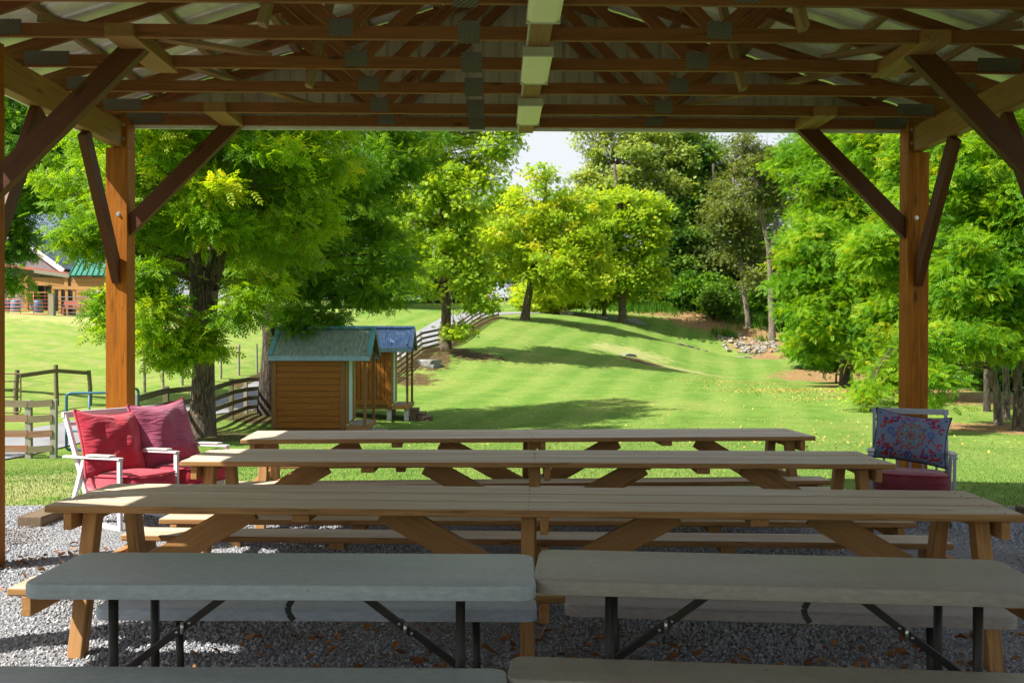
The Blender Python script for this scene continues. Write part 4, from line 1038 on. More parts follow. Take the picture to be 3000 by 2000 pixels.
pl = thing('pallet', 'pale wooden pallet leaning beside the grey gate', 'pallet', (P(287,922,58.3).x, 58.3, zb)); m = MB()
for i in range(6): m.beam((-.45+i*.02, .0+i*.035, .1+i*.17), (.45+i*.02, .0+i*.035, .1+i*.17), .03, .11)
for s in (-.4, 0, .4): m.beam((s, .03, .03), (s+.1, .2, 1.0), .05, .06, (0,1,0))
m.build('slats', M['fence_post'], pl)
x0, x1 = P(-40, 915, 57.6).x, P(142, 915, 57.6).x
tube_gate('red tubular farm gate in front of the farmhouse porch', x0, x1, 57.6, 57.6, 1.36, 7, M['red_gate'], .03, (.15,.35,.55,.76), z=gz(-27,57.6), zlift=.08)
x0, x1 = P(162, 920, 57.8).x, P(309, 920, 57.8).x
tube_gate('grey tubular farm gate in front of the timber pen', x0, x1, 57.8, 57.8, 1.22, 6, M['grey_gate'], .028, (.5,), z=gz(-24.5,57.8), zlift=.06)
tube_gate('reddish tubular gate behind the sunlit pavilion post', P(314,920,57.8).x, P(420,920,57.8).x, 57.8, 57.8, 1.3, 6, M['red_gate'], .028, (.5,), z=gz(-23,57.8), zlift=.06)
v = P(152, 920, 57.7); m = MB(); m.beam((v.x, 57.7, gz(v.x,57.7)-.2), (v.x, 57.7, gz(v.x,57.7)+1.32), .3, .25, (0,1,0)); tag(m.build('gate_post', M['fence_post'], bev=.01), 'thick pale gate post between the red gate and the grey gate', 'post')
for i, (px, lab) in enumerate(((14, 'blue plastic barrel under the porch, beside the frame edge'), (46, 'blue plastic barrel under the porch, next to the first porch post'), (112, 'blue plastic barrel behind the red gate, in front of the dark door'))):
    v = P(px, 915, 59.3); o = MB().tube([(v.x,59.3,zb),(v.x,59.3,zb+.05),(v.x,59.3,zb+.42),(v.x,59.3,zb+.46),(v.x,59.3,zb+.85),(v.x,59.3,zb+.9)], [.27,.29,.29,.305,.29,.26], 14).build('barrel', M['barrel'], smooth=True); tag(o, lab, 'barrel', 'blue barrels under the porch')
# hay wagon behind the walnut leaves
wz = gz(-19.5, 60); wg = thing('hay_wagon', 'teal and red farm wagon parked behind the walnut leaves', 'wagon', (P(505,930,60).x, 60, wz))
m = MB(); m.beam((-1.5,0,.85), (1.5,0,.85), 1.6, .14); m.build('deck', M['planter_red'], wg)
for z in (1.1, 1.4, 1.7): m = MB(); m.beam((-1.5,-.8,z), (-.2,-.8,z), .05, .12); m.build('rail', M['teal'], wg)
for s in (-1.45, -.2): m = MB(); m.beam((s,-.78,.9), (s,-.78,1.8), .07, .07, (0,1,0)); m.build('stake', M['white_metal'], wg)
for x in (-1.0, 1.0):
    for y in (-.75, .75): m = MB(); m.tube([(x,y-.09,.36),(x,y+.09,.36)], .36, 18); m.build('wheel', M['rubber'], wg)
# mailbox, pole, trellis and far rail on the hill
v = P(1422, 895, 99); z = gz(v.x, 99)
mb = thing('mailbox', 'red and white mailbox on a white post beside the driveway', 'mailbox', (v.x, 99, z))
m = MB(); m.beam((0,0,-.2), (0,0,.75), .16, .12, (0,1,0)); m.build('post', M['white_trim'], mb)
m = MB(); m.prism([(-.42,-.22,.72),(.42,-.22,.72),(.42,-.22,1.15),(-.42,-.22,1.15)], (0,.5,0)); m.build('box', M['white_trim'], mb)
m = MB(); m.beam((-.44,-.03,1.30), (.44,-.03,1.30), .54, .32); m.build('band', M['mail_red'], mb)
m = MB(); m.prism([(-.46,-.28,1.465),(-.30,-.28,1.66),(0,-.28,1.78),(.30,-.28,1.66),(.46,-.28,1.465)], (0,.52,0)); m.build('lid', M['grey_gate'], mb)
v = P(1530, 890, 112); z = gz(v.x, 112); up_ = thing('utility_pole', 'pale utility pole rising behind the leaning trunk', 'pole', (v.x, 112, z))
MB().tube([(0,0,-.3), (0,0,9.5)], [.17,.12], 10).build('shaft', M['pole'], up_, smooth=True); m = MB(); m.beam((-.9,-.16,8.8), (.9,-.16,8.8), .1, .12); m.build('crossarm', M['fence_post'], up_)
v = P(1270, 855, 125); z = gz(v.x, 125); up2 = thing('utility_pole', 'slim pale pole in front of the far trees behind the tall trunk', 'pole', (v.x, 125, z)); MB().tube([(0,0,-.3), (0,0,9.8)], [.15,.10], 10).build('shaft', M['pole'], up2, smooth=True)
z = P(1490, 886, 116).z; x0 = P(1475, 886, 116).x
tr = thing('trellis', 'pale timber trellis frame on the far lawn', 'trellis', (x0, 116, gz(x0, 116)))
for px in (1479, 1495, 1509, 1516):
    x = P(px, 886, 116).x-x0; m = MB(); m.beam((x,0,-.3), (x,0,1.35 if px == 1495 else 1.3), .11, .11, (0,1,0)); m.build('upright', M['fence_post'], tr)
m = MB(); m.beam((P(1479,0,116).x-x0,0,1.15), (P(1516,0,116).x-x0,0,.95), .09, .09); m.build('top_rail', M['fence_post'], tr)
p = [P(1408, 872, 118), P(1440, 876, 118), P(1478, 884, 118)]
t = thing('rail_fence', 'thin pale rail fence leading to the far trellis', 'fence', (p[0].x, 118, gz(p[0].x, 118)))
for a in p: z = gz(a.x, 118); m = MB(); m.beam((a.x,118,z-.2), (a.x,118,z+1.4), .1, .1, (0,1,0)); m.build('post', M['fence_post'], t, True)
for a, b in zip(p[:-1], p[1:]): m = MB(); m.beam((a.x,117.94,gz(a.x,118)+1.3), (b.x,117.94,gz(b.x,118)+1.3), .04, .12); m.build('rail', M['fence_post'], t, True)

# ------------------------------------------------------------------ stones
def stone_mesh(sx, sy, sz, seed):
    rg = np.random.default_rng(seed); import bmesh
    bm = bmesh.new(); bmesh.ops.create_icosphere(bm, subdivisions=2, radius=1)
    for v in bm.verts:
        d = v.co.normalized(); kx = 1+.22*math.sin(d.x*3+seed)+.18*math.sin(d.y*4.3+seed*2)+.12*math.sin(d.z*5+seed*3)
        v.co = Vector((max(-.75, min(.75, d.x*kx))*sx*1.2, max(-.75, min(.75, d.y*kx))*sy*1.2, max(-.6, min(.6, d.z*kx))*sz*1.4))
    me = bpy.data.meshes.new('stone'); bm.to_mesh(me); bm.free(); return me
protos = []
for i in range(6):
    me = stone_mesh(.22+.05*(i % 3), .16+.03*(i % 2), .10+.02*(i % 3), i+1); me.materials.append(M['stone']); protos.append(me)
rg = np.random.default_rng(3)
for i in range(110):
    tt = rg.random(); px = 2120+155*tt+rg.normal(0, 9); py = 985; Yq = 100-3*tt+rg.normal(0, 1.6)
    v = P(px, py, Yq); o = bpy.data.objects.new('stone', protos[i % 6]); COL.objects.link(o); sc = rg.uniform(.4, 1.3)
    o.location = (v.x, v.y, gz(v.x, v.y)+.05+.12*sc*rg.random()); o.scale = (sc, sc, sc); o.rotation_euler = tuple(rg.uniform(-.5, .5, 2))+(rg.uniform(0, 6.28),)
    tag(o, 'loose pale stone lying in the rubble heap below the forked tree', 'stone', 'stones in the rubble heap')
for j, (px, py, Y, sx, sy, sz, lab) in enumerate(((2145,1028,93,1.5,.9,.16,'broad flat stone slab lying in the grass below the rubble heap'),(2182,1030,92.5,.7,.6,.19,'small angular stone beside the broad flat slab'),
        (1843,1031,73,.75,.4,.14,'dark flat stone at the bare patch in the middle of the lawn'),(1995,1000,93,.45,.4,.19,'small stone at the upper end of the stone line across the lawn'),(2016,1004,92.5,.7,.4,.19,'pale stone second in the stone line across the lawn'),(2040,1010,92,.65,.35,.16,'low stone third in the stone line across the lawn'),(2064,1018,91,.45,.4,.14,'last little stone in the line across the lawn'),
        (1648,920,99,.7,.5,.35,'rounded boulder beneath the lime green tree on the hilltop'),(1665,922,99,.5,.4,.25,'smaller boulder beside the rounded one on the hilltop'),(1255,1066,57,.9,.5,.3,'dark stone in the mulch below the tall trunk'))):
    v = P(px, py, Y); me = stone_mesh(sx, sy, sz, 20+j); me.materials.append(M['stone_dark'] if j in (2, 9) else M['stone']); o = bpy.data.objects.new('stone' if sz < .2 else 'boulder', me); COL.objects.link(o)
    o.location = (v.x, v.y, gz(v.x, v.y)+sz*.3); o.rotation_euler = (0, 0, j*1.3*.2); tag(o, lab, 'stone' if sz < .2 else 'boulder')
# ------------------------------------------------------------------ trees
def unit(a): return a/np.maximum(np.linalg.norm(a, axis=-1, keepdims=True), 1e-9)
def leaves(name, C, OUT, clump, per, kind, size, mat, parent, off, droop=.3, seed=0, flat=.5, hue=(.15,.85)):
    """C: clump centres (N,3); OUT: outward directions; leaf clusters spread through the volume of each clump"""
    rg = np.random.default_rng(seed)
    N = len(C); n = N*per
    c = np.repeat(C, per, 0); out = np.repeat(OUT, per, 0); ta = np.repeat(rg.uniform(*hue, N), per)
    rs = np.repeat(rg.uniform(.65, 1.35, N), per)*clump
    g = rg.normal(0, 1, (n, 3))*np.array([.5, .5, .5*flat]); pos = c + g*rs[:, None]
    pos[:, 2] -= .25*droop*(g[:, 0]**2+g[:, 1]**2)*rs*1.6
    d = unit(g*np.array([.8, .8, .4]) + out*.30 + rg.normal(0, .62, (n, 3)) + np.array([0, 0, -droop*.7]))
    tc = np.repeat(rg.normal(0, .38, (N, 3)), per, 0)
    up_ = unit(np.array([0, 0, 1.0]) + rg.normal(0, .36, (n, 3)) + out*.30 + tc)
    wv = unit(np.cross(d, up_)); nv = np.cross(wv, d)
    s = rg.uniform(.7, 1.25, n)*size
    if kind == 'frond':       # a compound leaf: four pairs of leaflets and one at the tip
        V, Fq = [], []; k = 0
        for i in range(4):
            t = .18 + .70*i/3; L = .36*(1-.35*abs(t-.5))
            for sd in (-1, 1):
                b = np.array([t, 0, -.20*t*t]); dr = np.array([.48, sd*.86, -.14]); pd = np.array([.87, -sd*.48, 0])*.085
                V += [b, b+dr*L*.42+pd, b+dr*L+np.array([0,0,-.03]), b+dr*L*.42-pd]; Fq.append((k, k+1, k+2, k+3)); k += 4
        b = np.array([.95, 0, -.20]); V += [b, b+np.array([.15,.08,-.03]), b+np.array([.34,0,-.09]), b+np.array([.15,-.08,-.03])]; Fq.append((k, k+1, k+2, k+3))
    elif kind == 'spray':     # a twig with seven pointed leaves
        V, Fq = [], []; k = 0
        for (t, sd) in ((.1,-1),(.1,1),(.42,-1),(.42,1),(.72,-1),(.72,1),(.85,0)):
            b = np.array([t*.75, 0, -.12*t*t]); dr = np.array([.62, sd*.78, -.1]) if sd else np.array([1, 0, -.15]); L = .46 if sd else .40
            pd = np.array([dr[1], -dr[0], 0]); pd = pd/np.linalg.norm(pd)*.13
            V += [b, b+dr*L*.5+pd, b+dr*L, b+dr*L*.5-pd]; Fq.append((k, k+1, k+2, k+3)); k += 4
    V = np.array(V); Fq = np.array(Fq); m = len(V)
    W = pos[:, None] + s[:, None, None]*(d[:, None]*V[None, :, :1] + wv[:, None]*V[None, :, 1:2] + nv[:, None]*V[None, :, 2:3])
    tint = np.clip(ta + rg.normal(0, .10, n), 0, 1); tint = np.repeat(tint, m)
    Fa = (Fq[None] + (np.arange(n)*m)[:, None, None]).reshape(-1, 4)
    W = W.reshape(-1, 3) - off
    return link(name, mkmesh(name, W, Fa, {'tint': ('FLOAT', tint)}), mat, parent)

def tree(name, lab, base, trunk, r0, blobs, mat, barkm, kind='spray', size=.5, clump=1.0, ncl=220, per=22, droop=.3, seed=1, group=None, hue=(.15,.85), forks=(), twigs=.55, fill=.5, bare=0, cat='tree'):
    """base: (x,y); trunk: photo-derived points above the base as (x,y,z); blobs: crown lobes (x,y,z,rx,ry,rz,weight)"""
    rg = np.random.default_rng(seed)
    size *= .60 if kind == 'spray' else .56; per = int(per*(1.9 if kind == 'spray' else 2.9)); ncl = int(ncl*1.35); clump *= .85
    x, y = base; z = gz(x, y)
    t = thing(name, lab, cat, (x, y, z), 0, group)
    m = MB(); tp = [Vector((x, y, z-.3))] + [Vector((x, y, z+.12))] + [Vector(p) for p in trunk]
    # resample with small wander, root flare at the foot
    pts, rad = [], []; L = sum((b-a).length for a, b in zip(tp[:-1], tp[1:])); acc = 0
    for a, b in zip(tp[:-1], tp[1:]):
        n = max(2, int((b-a).length/.7))
        for i in range(n):
            q = a.lerp(b, i/n); s = (acc + (b-a).length*i/n)/L
            w = r0*.22*min(1, s*4); pts.append(q+Vector((rg.normal(0, w*.5), rg.normal(0, w*.5), 0))); rad.append(r0*(1-.62*s)*(1+.42*math.exp(-s*L/ (r0*2.4))))
        acc += (b-a).length
    pts.append(tp[-1]); rad.append(r0*.34)
    m.tube(pts, rad, 12)
    top = [p for p, q in zip(pts, rad) if p.z > z + .22*(tp[-1].z-z)] or pts
    def limb(a, b, ra, rb, n=6, sag=.12, nn=6):
        a, b = Vector(a), Vector(b); d = b-a; mid = a.lerp(b, .5)+Vector((0, 0, d.length*sag))+Vector(rg.normal(0, .06, 3))*d.length
        p = arc(a, mid, b, n); p = [p[0]]+[q+Vector(rg.normal(0, .03*d.length/ n, 3)) for q in p[1:-1]]+[p[-1]]
        m.tube(p, [ra+(rb-ra)*i/n for i in range(n+1)], nn, True); return p
    for f in forks:
        fp = [Vector(q) for q in f[0]]; m.tube(fp, [f[1]*(1-.6*i/(len(fp)-1)) for i in range(len(fp))], 10)
    sats = []
    for b in blobs:
        for _ in range(3):
            q = unit(rg.normal(0, 1, 3)); f = rg.uniform(.32, .55)
            sats.append((b[0]+q[0]*b[3]*.95, b[1]+q[1]*b[4]*.9, b[2]+q[2]*b[5]*.95, b[3]*f, b[4]*f, b[5]*f*.8, (b[6] if len(b) > 6 else 1)*1.3))
    nmain = len(blobs); blobs = [b[:3]+(b[3]*.90, b[4]*.92, b[5]*.90)+tuple(b[6:]) for b in blobs] + sats
    C, O = [], []; cen = np.mean([b[:3] for b in blobs], 0); wt = np.array([(b[3]*b[4]*b[5])**.62*(b[6] if len(b) > 6 else 1) for b in blobs]); wt = wt/wt.sum()
    for b, wb in zip(blobs, wt):
        c = np.array(b[:3]); rr = np.array(b[3:6]); n = max(3, int(ncl*wb))
        q = unit(rg.normal(0, 1, (n, 3))); rad_ = (fill+(1-fill)*rg.random(n))**.6
        p = c + q*rr*rad_[:, None]*(1+.24*np.sin(q[:, :1]*5+seed)+.20*np.sin(q[:, 2:]*7+seed*2)+.12*np.sin(q[:, 1:2]*9+seed*3))
        keep = p[:, 2] > hz(p[:, 0], p[:, 1])+.5
        p, q = p[keep], q[keep]; C.append(p); O.append(unit(q*.8 + unit(p-cen)*.6))
        cv = Vector(c); a = min(top, key=lambda v: (v-cv).length + max(0, v.z-cv.z)*1.5)
        rl = max(.035, r0*.36*(max(rr)/max(max(x_[3:6]) for x_ in blobs))**.7)
        main = limb(a, cv, rl, rl*.35)
        for i in range(int(len(p)*twigs)):
            e = Vector(p[i]); s = main[rg.integers(2, len(main))]; limb(s, e, rl*.28, .008+rl*.05, 4, .08, 4)
            if bare and rg.random() < bare:
                for _ in range(3): limb(s.lerp(e, .7), e+Vector(rg.normal(0, 1, 3))*clump*1.2, rl*.14, .006, 3, .02, 4)
    m.build('trunk', barkm, t, True, smooth=True)
    C = np.concatenate(C); O = np.concatenate(O)
    leaves('crown', C, O, clump, per, kind, size, mat, t, np.array([x, y, z]), droop, seed, hue=hue)
    return t
def B(px, py, Y, rx, ry, rd=None, w=1.0):
    v = P(px, py, Y); s = pxm(Y); return (v.x, v.y, v.z, rx*s, rd if rd else rx*s, ry*s, w)
def T(*q): return [tuple(P(*a)) for a in q]
def base(px, Y): v = P(px, 1000, Y); return (v.x, v.y)

# the big walnut by the sheds
tree('walnut_tree', 'big walnut tree with a furrowed leaning trunk beside the wooden sheds', base(592, 24.5), T((596,1050,24.5),(606,900,24.5),(622,800,24.5),(650,700,24.6),(672,600,24.8),(690,480,25),(700,330,25),(690,120,25)), .30,
     [B(745,545,22.8,190,165,1.8), B(450,520,22.5,150,175,1.7), B(590,600,22.3,85,60,.9,.8), B(255,700,22.6,55,45,.6,.7), B(325,935,22.3,42,62,.45,.8), B(475,900,22.0,58,62,.7,.8), B(470,1025,22.0,42,52,.45,.8), B(415,800,22.3,75,75,.8,.7),
      B(735,875,22.6,66,75,.8,.85), B(600,985,22.6,28,40,.3,.6), B(640,330,23.5,330,150,2.6), B(600,80,25,300,190,3.2), B(880,400,25,170,150,2.2), B(560,500,27.5,300,260,2.2,.7), B(470,600,28.5,190,150,2.0,1.1), B(430,480,27.5,200,150,2.0,1.2), B(600,640,28,150,120,1.6,.8), B(330,560,27.5,130,160,1.8,.8), B(840,690,24,110,90,1.0,.8), B(370,620,23,80,110,.9)],
     M['leaf_walnut'], M['bark_walnut'], 'frond', .48, .46, 560, 23, .22, 11, hue=(.18,.86), forks=[(T((585,1010,24.3),(578,880,24.2),(572,760,24.1),(560,640,24.1),(545,470,24)), .22)], twigs=.4)
tree('walnut_tree', 'shady walnut tree, its leaves coloured dark for shade, rising behind the green roofed shed', base(786, 34), T((790,1050,34),(795,950,34),(805,820,34),(830,650,34),(850,480,34)), .34,
     [B(1000,580,33,200,190,2.6), B(830,800,32.6,120,110,1.5), B(1075,820,32.4,125,90,1.3), B(1140,860,32.2,60,50,.8,.8), B(940,900,32.0,90,55,.8,.9), B(870,960,31.2,40,60,.4,.7), B(960,330,34,300,170,3.5), B(1130,500,34,110,170,1.8), B(800,560,36,200,220,2.5,.7), B(1010,730,34.5,190,110,2.0), B(920,120,35,280,160,3.5)],
     M['leaf_deep'], M['bark_dark'], 'frond', .50, .58, 430, 21, .22, 12, hue=(.3,1.0), twigs=.4)  # shade on this crown is put into its darker leaf colours
tree('walnut_tree', 'leafy tree coloured dark for shade, hanging over the farmhouse roof', base(-160, 36), T((-160,1000,36),(-150,800,36),(-120,600,36),(-90,400,36)), .34,
     [B(30,440,35,200,150,2.6), B(190,500,35,110,80,1.5), B(20,680,34.5,55,110,.9,.8), B(140,330,36,260,120,3.0), B(70,555,34.6,60,40,.8,.7), B(300,430,36,110,140,1.6), B(25,790,34.2,40,50,.4,.6)],
     M['leaf_deep'], M['bark_dark'], 'frond', .52, .60, 330, 22, .5, 13, hue=(.1,.8), twigs=.5)  # dark leaf colours carry the shade painted into this crown
# trees up the hill
tree('tall_tree', 'tall straight tree with rough brown trunk rising through the board fence', base(1306, 61.5), T((1306,940,61.5),(1302,830,61.5),(1298,700,61.5),(1296,560,61.5),(1290,380,61.5),(1285,230,61.5)), .34,
     [B(1245,470,61,100,110,2.3), B(1370,590,60,95,110,2.2), B(1205,650,61,85,110,2.0), B(1330,735,60,95,70,1.7), B(1430,460,61,75,90,2.0,.75), B(1480,420,62,45,60,1.3,.5), B(1235,845,59.5,50,42,1.0,.8), B(1390,820,59.6,65,48,1.2,.8), B(1280,300,62,160,110,3.4), B(1190,400,63,80,80,1.7,.8), B(1405,895,59.4,38,20,.7,.5), B(1335,960,59.6,30,20,.6,.3)],
     M['leaf_lime'], M['bark_walnut'], 'spray', .48, .85, 430, 26, .35, 14, hue=(.05,.75))
tree('lime_tree', 'round bright lime green tree leaning on the crest of the lawn', base(1538, 86), T((1546,880,86),(1556,820,86),(1575,740,86),(1590,640,86),(1600,540,86)), .38,
     [B(1560,590,85.5,115,90,3.4), B(1660,650,85,110,100,3.2), B(1480,700,85,95,100,2.8), B(1610,760,84,140,80,3.0), B(1700,780,84.5,80,65,2.2), B(1720,850,84,55,52,1.4,.8), B(1640,835,84.2,80,40,1.8,.8), B(1420,770,85,70,70,2.0,.9), B(1395,650,86,60,65,2,.6)],
     M['leaf_lime'], M['bark_walnut'], 'spray', .54, .90, 400, 26, .3, 15, hue=(.2,.95))
tree('young_tree', 'small dark stemmed tree beside the boulder on the hilltop', base(1612, 99.5), T((1612,890,99.5),(1612,840,99.5)), .30, [B(1590,850,99,60,60,2.0), B(1640,830,99.5,60,60,2.0)], M['leaf_lime'], M['bark_dark'], 'spray', .6, 1.0, 130, 22, .3, 16, hue=(.4,1.0))
tree('young_tree', 'slender twin of the hilltop tree standing just behind the boulders', base(1632, 103), T((1632,880,103),(1630,830,103)), .26, [B(1660,850,103,55,55,2.0), B(1610,810,104,60,60,2.0), B(1560,860,106,60,45,2,.8)], M['leaf_lime'], M['bark_dark'], 'spray', .6, 1.0, 120, 22, .3, 17, hue=(.4,1.0))
tree('young_tree', 'little bright tree between the lime tree and the tall pale trunk', base(1770, 104), T((1770,880,104),(1768,840,104)), .24, [B(1750,820,103.5,65,70,2.2), B(1790,850,104,45,45,1.6)], M['leaf_lime'], M['bark_grey'], 'spray', .6, 1.05, 130, 22, .3, 18, hue=(.3,.9))
tree('tall_tree', 'tall pale trunked tree with yellow green boughs at the edge of the wood', base(1824, 101), T((1822,860,101),(1820,780,101),(1815,690,101),(1812,600,101),(1800,480,101)), .42,
     [B(1830,600,100,105,65,3.0), B(1890,690,99.5,75,80,2.4), B(1770,700,100,80,70,2.4), B(1850,780,99.5,80,55,2.2), B(1780,790,99.5,60,50,1.8,.8), B(1900,820,99.8,60,50,1.8,.8)],
     M['leaf_lime'], M['bark_walnut'], 'spray', .62, 1.15, 330, 24, .35, 19, hue=(.1,.8))
# tall oaks and the wood behind
def wood_tree(lab, px, Y, blobs, mat, seed, ncl=260, size=.85, clump=1.7, hue=(.1,.9), r=.4, bark=None, name='forest_tree', tr=None, top=480, **kw):
    return tree(name, lab, base(px, Y), tr or T((px, 850, Y), (px-4, 720, Y), (px+5, top+90, Y), (px, top, Y)), r, blobs, mat, bark or M['bark_dark'], 'spray', size, clump, ncl, 24, .25, seed, hue=hue, group=None, **kw)
wood_tree('tall oak with leaves tinted pale for haze, rising above the lime trees against the sky', 1800, 122, [B(1835,470,122,110,90,4.5), B(1900,420,123,85,50,3.6), B(1740,440,122,45,55,2.2), B(1765,570,121,80,65,3.4), B(1870,560,121,110,90,4), B(1950,480,122,70,90,3), B(1800,350,123,150,60,4.5), B(1715,530,122,40,50,1.8,.7)], M['leaf_haze'], 31, 380, .75, 1.5, (.2,1.0), .5, M['bark_grey'], 'oak_tree')
wood_tree('dark broad oak between the pale oak and the gap of sky', 2010, 126, [B(2030,470,126,95,85,4), B(1990,570,125,110,90,4), B(2080,540,126,70,80,3.2), B(2000,390,127,60,45,2.6,.8), B(2060,640,125,80,80,3.2)], M['leaf_forest'], 32, 340, .8, 1.6, (.25,1.0), .5, None, 'oak_tree')
wood_tree('dark forest tree with a black trunk behind the tall pale trunked tree', 1940, 118, [B(1945,690,117,85,95,3.4), B(1930,800,116,70,60,2.8), B(2000,740,117,60,80,2.8)], M['leaf_forest'], 33, 260, .75, 1.5, (.1,.95), .55, tr=T((1945,860,118),(1942,760,118),(1940,660,118),(1938,560,118)))
wood_tree('dark forest tree with a slim black trunk above the green undergrowth', 1988, 121, [B(1990,650,121,70,80,3), B(2030,780,119,70,70,2.8), B(1970,850,118,60,45,2.4)], M['leaf_forest'], 34, 220, .75, 1.5, (.05,.8), .4)
wood_tree('olive green forest tree in the middle of the dark wood', 2090, 118, [B(2110,700,117,80,85,3.2), B(2070,790,116,80,60,3), B(2150,800,116,60,60,2.6), B(2120,610,118,60,60,2.6)], M['leaf_olive'], 35, 280, .75, 1.5, (.1,.9), .4)
wood_tree('thin crowned tree with a leaning grey trunk above the bare bank', 2192, 106, [B(2170,560,106,60,75,2.8,.8), B(2190,680,105.5,80,70,3.0), B(2120,650,106,50,60,2.3,.8), B(2210,780,105,55,70,2.2,.7), B(2155,460,107,22,45,1.2,.5)], M['leaf_olive'], 36, 120, .66, 1.4, (.15,.95), .30, M['bark_grey'], 'tall_tree', T((2188,910,106),(2178,850,106),(2172,770,106),(2160,690,106),(2150,560,106),(2150,480,106)), bare=.35)
wood_tree('forked grey tree with sparse bare twigs above the rubble heap', 2262, 101, [B(2240,480,101,75,60,2.6,.55), B(2180,420,101,45,45,1.8,.5), B(2310,560,101,55,60,2.1,.6), B(2200,560,101,50,55,1.9,.6), B(2290,470,101,45,45,1.8,.5)], M['leaf_olive'], 37, 110, .60, 1.2, (.2,1.0), .36, M['bark_grey'], 'forked_tree', T((2262,950,101),(2258,860,101),(2254,740,101),(2225,600,101),(2205,470,101)), forks=[(T((2252,760,101),(2270,680,101),(2285,600,101),(2300,500,101)), .26)], bare=.9, twigs=.9)
wood_tree('dark tree filling the wood behind the forked grey trunk', 2240, 122, [B(2250,620,122,90,100,3.4), B(2290,750,121,80,80,3), B(2220,840,120,70,60,2.6), B(2330,860,116,60,60,2.4), B(2230,760,121,80,90,3)], M['leaf_forest'], 38, 320, .75, 1.5, (.05,.85), .4)
# far trees closing the view
FARL = [('far tree crown behind the farmhouse ridge', 120, 96, [B(60,560,96,170,150,5), B(240,600,97,150,130,4.5), B(380,560,96,130,160,4.5)], M['leaf_forest'], 41), ('far green tree between the sunlit post and the walnut crown', 450, 100, [B(470,600,100,150,150,5), B(380,700,99,110,110,4), B(560,720,98,120,100,4)], M['leaf_deep'], 42),
        ('far green tree half hidden behind the walnut trunk', 700, 104, [B(680,620,104,160,150,5), B(760,760,102,120,80,4), B(620,790,101,100,60,3.5)], M['leaf_deep'], 43), ('pale far tree behind the shady walnut', 930, 112, [B(920,620,112,170,160,5.5), B(1020,780,110,120,70,4), B(850,800,108,110,60,4)], M['leaf_deep'], 44),
        ('far tree in the gap beside the tall straight trunk', 1130, 128, [B(1130,620,128,120,150,5), B(1200,770,126,110,75,4.5), B(1080,790,124,100,60,4)], M['leaf_walnut'], 45), ('far bright tree above the white trellis', 1400, 132, [B(1390,680,132,120,110,5), B(1480,760,130,110,85,4.5), B(1350,790,130,110,70,4.5), B(1460,620,133,80,70,3.6,.8)], M['leaf_walnut'], 46),
        ('far tree behind the crest of the lawn', 1600, 130, [B(1610,700,130,120,110,5), B(1700,740,128,100,100,4.5), B(1560,810,126,90,60,4)], M['leaf_deep'], 47), ('small far tree over the end of the driveway', 1250, 134, [B(1260,700,134,90,110,4), B(1300,800,132,90,60,4)], M['leaf_walnut'], 48)]
for lab, px, Y, bl, mt, sd in FARL: wood_tree(lab, px, Y, bl, mt, sd, 260, .9, 1.9, (.1,.8), .4, None, 'far_tree', top=640)
# the bright trees on the shaded side
tree('locust_tree', 'broad bright green tree filling the view between brace and dark post', base(2480, 56), T((2480,960,56),(2475,800,56),(2465,620,56),(2450,420,56)), .34,
     [B(2440,520,54.5,140,120,2.6), B(2370,680,54,95,85,2.0), B(2340,830,53,78,75,1.6), B(2470,760,53,130,110,2.3), B(2440,920,52,115,70,1.9), B(2560,620,54,110,130,2.3), B(2580,880,51.5,110,100,2.0), B(2450,400,55.5,150,80,3.0), B(2570,1020,50.5,75,48,1.4,.9), B(2400,1010,54,60,42,1.3,.7), B(2330,470,56,55,60,1.3,.8), B(2560,430,56,120,90,2.5)],
     M['leaf_locust'], M['bark_walnut'], 'frond', .62, .85, 640, 22, .2, 51, hue=(.2,.86), twigs=.35)
tree('locust_tree', 'low boughed green tree reaching over the lawn beside the dark post', base(2690, 43), T((2690,1000,43),(2700,850,43),(2700,650,43),(2690,420,43)), .28,
     [B(2640,720,41.5,110,120,1.9), B(2760,880,41,110,110,1.8), B(2660,960,40.5,90,75,1.3), B(2620,1090,39.5,48,42,.8,.8), B(2545,1170,37.5,40,42,.5,.8), B(2740,520,42,130,130,2.2), B(2790,1030,40.5,80,50,1.2,.9), B(2640,420,43,120,110,2)],
     M['leaf_locust'], M['bark_walnut'], 'frond', .55, .70, 470, 22, .25, 52, hue=(.2,.9), twigs=.4)
tree('locust_tree', 'tall green tree with a clean grey trunk beyond the dark post, nearest of its clump', base(2927, 33), T((2920,1150,33),(2905,1080,33),(2895,960,33),(2880,760,33),(2870,500,33)), .15,
     [B(2850,520,31.5,140,140,1.8), B(2960,640,31.5,120,140,1.7), B(2800,800,31,95,110,1.4), B(2930,860,31,120,100,1.5), B(2740,1130,29,45,60,.5,.8), B(2850,990,30.5,95,60,1.0,.9), B(2960,990,31,80,60,1.0,.8), B(2860,360,32,150,100,2.0), B(3030,460,32,100,160,1.8), B(2700,1010,30,50,40,.6,.6)],
     M['leaf_locust'], M['bark_grey'], 'frond', .46, .55, 520, 22, .25, 53, hue=(.2,.86), twigs=.35)
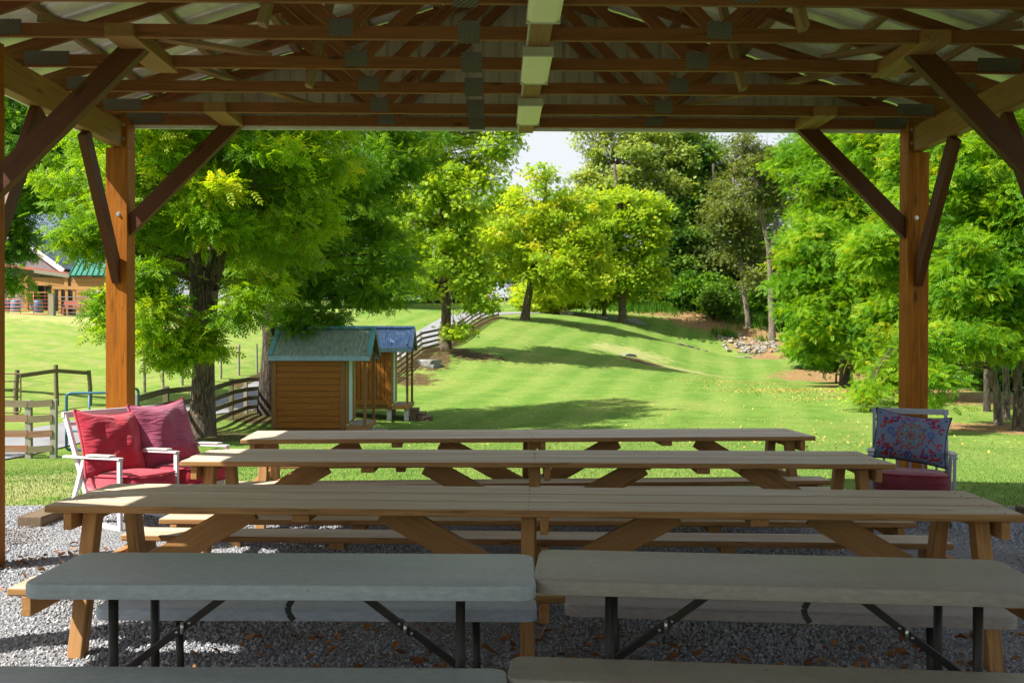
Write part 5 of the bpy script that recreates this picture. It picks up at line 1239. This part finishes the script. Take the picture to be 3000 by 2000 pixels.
for j, (px, Y, r, lab) in enumerate(((2950, 34.5, .13, 'slim grey trunked tree just behind the nearest of the clump'), (2985, 30.8, .17, 'thick dark trunked tree at the picture edge in the shaded clump'), (2893, 37, .13, 'thin shadowed tree at the back of the shaded clump'))):
    tree('shade_tree', lab, base(px, Y), T((px-2, 1100, Y), (px+8-20*(j==0), 1000, Y), (px+4, 820, Y), (px, 600, Y)), r, [B(px+20, 560+60*j, Y, 120, 130, 1.8), B(px-30, 760, Y+.5, 100, 110, 1.5), B(px+40, 930, Y+1, 90, 80, 1.3)], M['leaf_locust'] if j != 2 else M['leaf_deep'], M['bark_grey'] if j == 0 else M['bark_dark'], 'frond', .5, .62, 200, 22, .4, 60+j, hue=(.05,.8), twigs=.4)
for j, (px, Y, lab) in enumerate(((2690, 66, 'dark tree in the wood behind the low boughed tree'), (2830, 62, 'dark tree deep in the wood beyond the dark post'), (2990, 58, 'dark tree deep in the wood at the picture edge'), (2560, 78, 'dark tree behind the broad bright tree'))):
    wood_tree(lab, px, Y, [B(px, 620, Y, 170, 200, 3.6), B(px-50, 880, Y-1, 130, 120, 2.8), B(px+60, 1010, Y-2, 120, 75, 2.4), B(px, 420, Y, 170, 120, 3.5)], M['leaf_deep'], 70+j, 300, .75, 1.3, (.0,.75), .3, None, 'forest_tree', top=480)
# undergrowth shrubs
def shrub(lab, px, py, Y, rx, ry, mat, seed, n=60, size=.6, hue=(.1,.8), name='shrub'):
    v = P(px, py, Y); s = pxm(Y); z = gz(v.x, v.y)
    tree(name, lab, (v.x, v.y), [(v.x, v.y, z+.4), (v.x, v.y, z+max(.6, v.z-z))], .07, [(v.x, v.y, max(v.z, z+.3), rx*s, rx*s, ry*s), (v.x+rx*s*.5, v.y-.4, max(v.z-ry*s*.3, z+.3), rx*s*.7, rx*s*.6, ry*s*.7), (v.x-rx*s*.5, v.y-.3, max(v.z-ry*s*.3, z+.3), rx*s*.7, rx*s*.6, ry*s*.7)], mat, M['bark_dark'], 'spray', size, .9, n, 22, .2, seed, hue=hue, cat='shrub')
for j, a in enumerate((('dense green shrub under the dark wood beside the pale trunk', 1890, 860, 113, 55, 45, 'leaf_forest'), ('large rounded shrub in the middle of the undergrowth', 2030, 850, 111, 75, 50, 'leaf_deep'), ('shrub at the foot of the olive forest tree', 2110, 870, 108, 50, 45, 'leaf_forest'), ('shrub behind the leaning grey trunk', 2225, 920, 112, 45, 50, 'leaf_deep'), ('low bush between the grey trunks', 2305, 960, 106, 40, 50, 'leaf_forest'),
        ('bright low bush at the edge of the lawn below the forked tree', 2365, 1000, 76, 50, 36, 'leaf_locust'), ('low bush under the broad bright tree', 2450, 1035, 62, 60, 35, 'leaf_deep'), ('shadowed bush beyond the dark post', 2650, 1085, 58, 70, 35, 'leaf_deep'), ('shadowed bush at the wood edge near the trunk clump', 2800, 1110, 52, 80, 45, 'leaf_forest'), ('shadowed bush behind the trunk clump', 2960, 1120, 48, 80, 55, 'leaf_forest'),
        ('yellow green bush behind the hilltop tree stems', 1560, 880, 108, 45, 30, 'leaf_lime'), ('green bush beside the far trellis', 1380, 850, 126, 70, 30, 'leaf_walnut'))):
    shrub(a[0], *a[1:6], M[a[6]], 90+j, 90)
